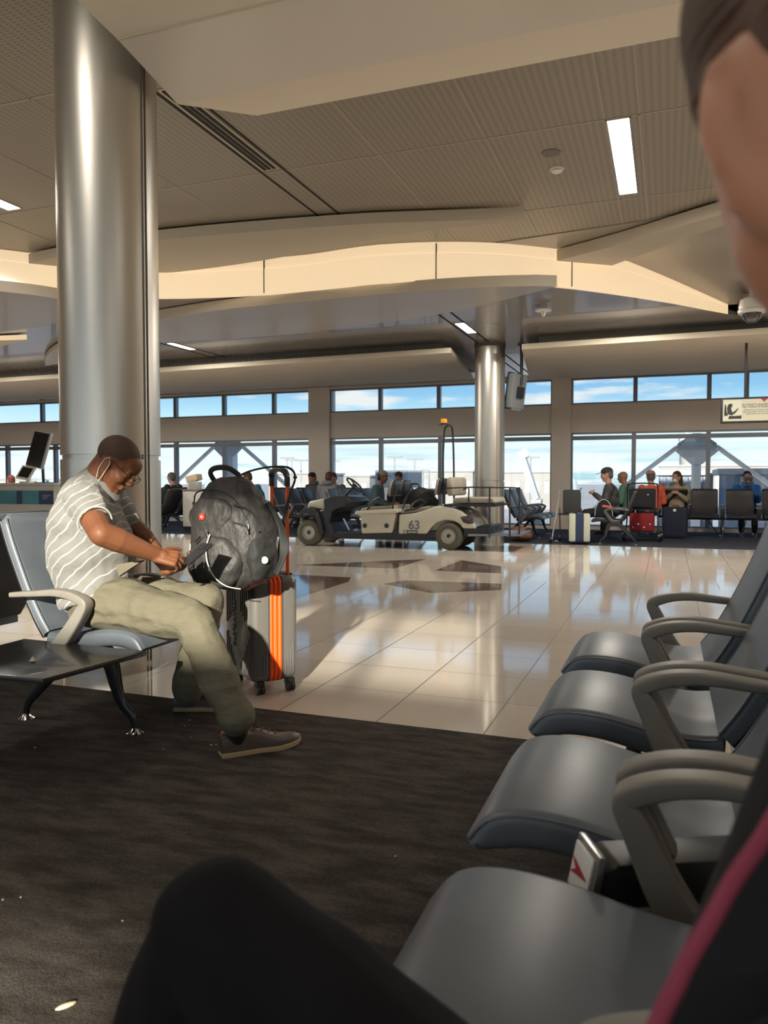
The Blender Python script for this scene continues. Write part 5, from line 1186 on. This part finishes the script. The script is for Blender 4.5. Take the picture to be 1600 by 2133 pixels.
# walking frame carrying a black case
wf = thing('walker', 'folding walker with small wheels standing left of the cream suitcase', 'walker', (fx_(1188, 14.1), 14.1, 0))
for sx_ in (-1, 1):
    MB().tube([(sx_*.2-.08, -.25, .07), (sx_*.19-.04, -.1, .5), (sx_*.18, .0, .95), (sx_*.18, .12, .98)], .012, 8).build('side_frame', ALU, wf); MB().tube([(sx_*.2, .25, .07), (sx_*.19, .05, .62)], .012, 8).build('rear_leg', ALU, wf)
    for yy_ in (-.25, .25): MB().cyl((sx_*.2-.1+(.1 if yy_ > 0 else 0)-.015, yy_, .07), (sx_*.2-.1+(.1 if yy_ > 0 else 0)+.015, yy_, .07), .07, 18).build('wheel', BK_, wf)
MB().b2((-.2, -.1, .5), (.2, .14, .53)).build('seat', BK_, wf, bevel=.006)
bc_ = tag(MB().box((fx_(1192, 14.1), 14.1, .532+.21), (.30, .2, .42)).build('travel_case', cmat('charcoal_fabric', (.035, .037, .04)), bevel=.03), 'upright charcoal case standing on the walker beside the window pier', 'case')
# trolley with a black case and a red bag
tx = fx_(1339, 14.95); tr = thing('luggage_trolley', 'black tube framed luggage trolley carrying a black case over a red bag', 'trolley', (tx, 14.95, 0))
for sx_ in (-1, 1):
    MB().tube(spline([(sx_*.30, -.2, .09), (sx_*.27, -.05, .35), (sx_*.27, .05, .8), (sx_*.26, .02, 1.02), (sx_*.22, 0, 1.06), (0, 0, 1.07)], 4), .014, 8).build('frame_tube', TB, tr)
    MB().tube([(sx_*.28, .0, .22), (sx_*.34, .18, .10)], .012, 8).build('rear_leg', TB, tr)
    for yy_, xx_ in ((-.2, .30), (.18, .34)):
        MB().cyl((sx_*xx_-.02, yy_, .09), (sx_*xx_+.02, yy_, .09), .09, 22).build('wheel', BK_, tr)
MB().tube([(-.27, -.02, .18), (.27, -.02, .18)], .012, 8).build('cross_bar', TB, tr); MB().b2((-.25, -.22, .17), (.25, .1, .185)).build('shelf', TB, tr); MB().tube([(-.27, .03, .6), (.27, .03, .6)], .012, 8).build('cross_bar', TB, tr); MB().b2((-.26, -.2, .575), (.26, .04, .59)).build('shelf', TB, tr)
bx = thing('travel_case', 'wide black soft case strapped on the upper shelf of the trolley', 'case', (tx, 14.86, .592)); MB().box((0, 0, .19), (.46, .22, .38)).build('case_body', cmat('black_fabric', (.010, .011, .014)), bx, bevel=.035)
MB().box((0, -.12, .12), (.36, .04, .16)).build('front_pocket', cmat('black_fabric', (.010, .011, .014)), bx, bevel=.015)
for s_ in (-1, 1): MB().cyl((s_*.1, -.125, .27), (s_*.1, -.105, .27), .012, 10).build('rivet', CHROME, bx)
rd = thing('travel_bag', 'red travel bag on the lower shelf of the trolley', 'bag', (tx, 14.88, .187)); MB().box((0, 0, .17), (.44, .24, .34)).build('bag_body', cmat('red_fabric', (.20, .008, .012)), rd, bevel=.05)
for i in range(4): MB().cyl((-.16+.1*i, -.125, .08+.06*(i % 2)), (-.16+.1*i, -.115, .08+.06*(i % 2)), .012, 8).build('stud', CHROME, rd)
# black side bag with white logo lines, held on the bench
sb_ = thing('shoulder_bag', 'black bag with white curved piping beside the side view seats', 'bag', (fx_(1258, 14.3), 14.35, .45))
MB().prism([(.17*math.cos(R(a)), .02+.33*math.sin(R(a))) for a in range(0, 181, 15)], (0, 0, 0), (1, 0, 0), (0, 0, 1), (0, 1, 0), .14).build('bag_body', cmat('black_fabric', (.010, .011, .014)), sb_, bevel=.02)
MB().tube([(.155*math.cos(R(a)), -.008, .03+.30*math.sin(R(a))) for a in range(0, 181, 15)], .006, 6).build('white_piping', WC, sb_)
tag(MB().box((fx_(1266, 14.0), 14.02, .66), (.17, .12, .035), M=Matrix.Rotation(R(8), 4, 'Y')).build('small_box', cmat('salmon_card', (.50, .12, .09)), bevel=.004), 'small salmon red box in front of the black bag', 'box')
bb = thing('backpack', 'reddish brown bag lying on the carpet behind the rear cage of the cart', 'bag', (fx_(1080, 13.9), 14.05, 0)); b = MB(); b.ell((0, 0, .14), (.22, .2, .145)); b.ell((.14, -.02, .12), (.12, .14, .11)); b.build('bag_body', cmat('rust_brown_fabric', (.17, .07, .05)), bb, remesh=.02, relax=3, disp=lambda q: .015*mnoise.noise(q*10))
MB().tube(spline([(.1, -.1, .2), (.22, -.12, .25), (.29, -.1, .12), (.26, -.08, .03)], 4), .012, 6).build('strap', BPD, bb)
tag(MB().tube(spline([(fx_(1478, 16.3), 16.3, .34), (fx_(1495, 16.3), 16.3, .12), (fx_(1520, 16.3), 16.25, .05), (fx_(1545, 16.3), 16.3, .10), (fx_(1556, 16.3), 16.3, .34)], 6), .010, 6).build('power_cable', BLACKP), 'black power cable sagging under the far right row of seats', 'cable')
p = atz(1159, 1127, .004); tag(MB().ell((p.x, p.y, .006), (.04, .025, .006)).build('paper_scrap', WHITEP), 'white scrap on the far carpet near the cream suitcase', 'scrap')
p = atz(373, 1116, .004); tag(MB().ell((p.x, p.y, .012), (.04, .03, .012)).build('paper_scrap', WHITEP), 'white scrap on the tiles left of the backpack', 'scrap')
# ================================================================== OUTSIDE
ZG = -4.3
APR = mat('pale_apron', (.34, .35, .36), .85, noise=(.05, (.28, .29, .30)))
struct('ground', MB().b2((-900, 20.5, ZG-.5), (900, 1500, ZG)), APR)
OWH = mat('white_painted_metal', (.22, .235, .27), .5); OBL = mat('pale_blue_metal', (.115, .15, .22), .5); OGR = mat('pale_grey_concrete', (.22, .22, .22), .8); STB = mat('blue_grey_steel', (.62, .68, .80), .5)
def brace(xc, label):
    Yb = 19.4; t = thing('brace_column', label, 'column', (at(xc, 1000, Yb).x, Yb, ZG)); x = at(xc, 1000, Yb).x
    MB().b2((x-.10, Yb-.14, ZG), (x+.10, Yb+.14, at(xc, 903, Yb).z)).build('post', STB, t, world=True, bevel=.01)
    zt = at(xc, 912, Yb).z
    MB().prism([(-.46, -.12), (-.42, .06), (-.2, .22), (.2, .22), (.42, .06), (.46, -.12), (.12, -.42), (-.12, -.42)], (x, Yb-.20, zt-.2), (1, 0, 0), (0, 0, 1), (0, -1, 0), .04).build('gusset_plate', STB, t, world=True)
    for s_ in (-1, 1):
        MB().cyl((x+s_*.42, Yb-.22, zt-.22), (x+s_*3.4, Yb-.22, zt-.22-2.35), .055, 10).build('diagonal_brace', mat('pale_brace', (.75, .76, .80), .5), t, world=True)
        for i in range(3): MB().cyl((x+s_*(.30+.06*i), Yb-.26, zt-.10-.06*i), (x+s_*(.30+.06*i), Yb-.24, zt-.10-.06*i), .022, 8).build('bolt', OWH, t, world=True)
brace(1450, 'blue grey braced steel post outside the right windows')
brace(484, 'blue grey braced steel post outside the windows behind the backpack')
# jet bridges with corrugated sides
def bridge(x0, x1, Y, zt, zb_, label, ribs, roof=True):
    t = thing('jet_bridge', label, 'jet bridge', ((x0+x1)/2, Y+1.5, ZG))
    MB().b2((x0, Y, zb_), (x1, Y+3, zt)).build('side_panel', OBL, t, world=True)
    MB().b2((x0-.2, Y-.15, zt), (x1+.2, Y+3.1, zt+.16)).build('roof', OWH, t, world=True)
    n = int((x1-x0)/ribs)
    for i in range(min(n, 60)): MB().b2((x0+ribs*(i+.2), Y-.09, zb_+.05), (x0+ribs*(i+.55), Y, zt-.05)).build('rib', OWH, t, world=True)
    for s_ in (.12, .88): MB().b2((x0+(x1-x0)*s_-.3, Y+1, ZG), (x0+(x1-x0)*s_+.3, Y+1.6, zb_)).build('support_leg', OWH, t, world=True)
Yj = 27.0
bridge(at(1372, 1000, Yj).x, at(1486, 1000, Yj).x, Yj, at(1420, 990, Yj).z, -2.6, 'pale blue corrugated jet bridge outside the right windows', .22)
bridge(at(1500, 1000, 26).x, at(1500, 1000, 26).x+9, 23.5, at(1540, 988, 23.5).z, -2.9, 'white smooth sided jet bridge at the far right outside', 1.8)
# control tower
Yt = 320; tc_ = at(1429, 1000, Yt); k_ = Yt/1600*1.02
tw = thing('control_tower', 'pale airport control tower far outside behind the braced post', 'tower', (tc_.x, Yt, ZG))
zz = lambda y: at(1429, y, Yt).z
MB().lathe((tc_.x, Yt, ZG), (0, 0, 1), [(2.6, 0), (2.4, zz(945)-ZG), (3.4, zz(940)-ZG), (3.4, zz(936)-ZG), (2.7, zz(934)-ZG), (2.7, zz(928)-ZG)], 24).build('shaft', OGR, tw, world=True)
MB().lathe((tc_.x, Yt, zz(928)), (0, 0, 1), [(2.6, 0), (3.0, 3.2), (2.8, 3.3), (1.2, 4.2), (.3, 5.5)], 16).build('glazed_cab', mat('pale_cab_glass', (.45, .52, .58), .2), tw, world=True)
# low buildings on the horizon
for i, (x0, x1, yt, Y, lab) in enumerate(((1375, 1700, 972, 180, 'long pale terminal building on the horizon at the right'), (1030, 1150, 985, 150, 'pale service building on the horizon right of the distant column'), (560, 650, 988, 140, 'low pale building on the horizon above the suitcase handle'), (640, 770, 993, 170, 'low pale building on the horizon behind the window pier'), (880, 985, 983, 150, 'pale building on the horizon behind the cart beacon poles'), (-80, 130, 999, 400, 'distant low building on the horizon at the left'))):
    a, b_ = at(x0, yt, Y), at(x1, yt, Y); t = thing('airport_building', lab, 'building', ((a.x+b_.x)/2, Y+8, ZG))
    MB().b2((a.x, Y, ZG), (b_.x, Y+16, a.z)).build('wall', OGR, t, world=True)
    MB().b2((a.x-.3, Y-.3, a.z), (b_.x+.3, Y+16.3, a.z+.35)).build('roof_edge', OWH, t, world=True)
    h_ = a.z-ZG
    for j in range(6):
        x_ = a.x+(b_.x-a.x)*(j+.25)/6; MB().b2((x_, Y-.05, ZG+h_*.45), (x_+(b_.x-a.x)/14, Y, ZG+h_*.75)).build('window', mat('pale_window', (.38, .45, .52), .3), t, world=True)
# tree line
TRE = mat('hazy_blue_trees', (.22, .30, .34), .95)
for i, (x, Y) in enumerate(((88, 330), (116, 330), (345, 330), (446, 330), (700, 330), (1010, 330), (1180, 330))):
    p = at(x, 1003, Y); b = MB()
    for j in range(6): b.ell((p.x+random.uniform(-2, 2), Y+random.uniform(-2, 2), ZG+3+random.uniform(-1, 1.2)), (3.2, 3, 3+random.random()), n=9, m=6)
    tag(b.build('tree_clump', TRE), 'hazy clump of trees on the horizon', 'trees', 'hazy tree clumps along the horizon')
# light masts
MS = mat('mast_grey', (.16, .18, .20), .6)
for x, yt, lab in ((598, 954, 'leftmost of three tall light masts behind the suitcase handle'), (608, 958, 'middle of three tall light masts behind the suitcase handle'), (627, 959, 'rightmost of three tall light masts behind the suitcase handle'), (693, 961, 'light mast just right of the left window pier'), (822, 952, 'light mast behind the seat backs of the cart'), (864, 957, 'light mast left of the beacon poles'), (1106, 953, 'light mast right of the distant column')):
    Y = {608: 122, 627: 116}.get(x, 110); a = at(x, yt, Y); t = thing('light_mast', lab, 'light mast', (a.x, Y, ZG))
    MB().cyl((a.x, Y, ZG), (a.x, Y, a.z), .16, 8, .10).build('pole', MS, t, world=True); MB().b2((a.x-1.2, Y-.1, a.z-.12), (a.x+1.2, Y+.1, a.z+.12)).build('lamp_bar', MS, t, world=True)
# gate number board, seen through the glass
Yg = 26; g0 = at(806, 997, Yg); gs = thing('gate_sign', 'white board reading B25 outside above the cart', 'sign', (g0.x, Yg, g0.z-.5))
MB().b2((g0.x-.45, Yg, g0.z-.32), (g0.x+1.3, Yg+.08, g0.z+.32)).build('board', OWH, gs, world=True, bevel=.01)
text('gate_number', 'B25', .50, Matrix.Translation((g0.x+.05, Yg-.01, g0.z)) @ Matrix(((.8, 0, 0, 0), (0, 0, -1, 0), (0, 1, 0, 0), (0, 0, 0, 1))), mat('sign_grey', (.20, .23, .27), .6), gs, .004)
MB().b2((g0.x+.3, Yg+.01, ZG), (g0.x+.42, Yg+.09, g0.z-.3)).build('post', MS, gs, world=True)
# service stair vehicle and ramp lift
def scaffold(x0, x1, y0, y1, Y, label):
    a, b_ = at(x0, y0, Y), at(x1, y1, Y); t = thing('service_stair', label, 'stair', ((a.x+b_.x)/2, Y, ZG))
    for x in (a.x, (a.x+b_.x)/2, b_.x): MB().b2((x-.05, Y-.05, ZG), (x+.05, Y+.05, a.z)).build('upright', MS, t, world=True)
    for i in range(4): z = b_.z+(a.z-b_.z)*i/3; MB().b2((a.x, Y-.04, z-.04), (b_.x, Y+.04, z+.04)).build('rail', MS, t, world=True)
scaffold(868, 893, 980, 1020, 45, 'pale grey service stair outside left of the beacon poles')
for x, lab in ((1085, 'pale boarding bridge arm outside right of the distant column'),):
    t = thing('bridge_arm', lab, 'bridge arm', (at(1105, 1000, 30).x, 30, ZG)); MB().bar(at(1088, 950, 30), at(1118, 1040, 30), .4, .25).build('arm', OWH, t, world=True)
    MB().bar(at(1083, 950, 30), at(1100, 942, 30), .3, .3).build('lamp_head', STB, t, world=True); MB().bar(at(1118, 1040, 30), (at(1118, 1040, 30).x, 30, ZG), .5, .4).build('column', OWH, t, world=True)
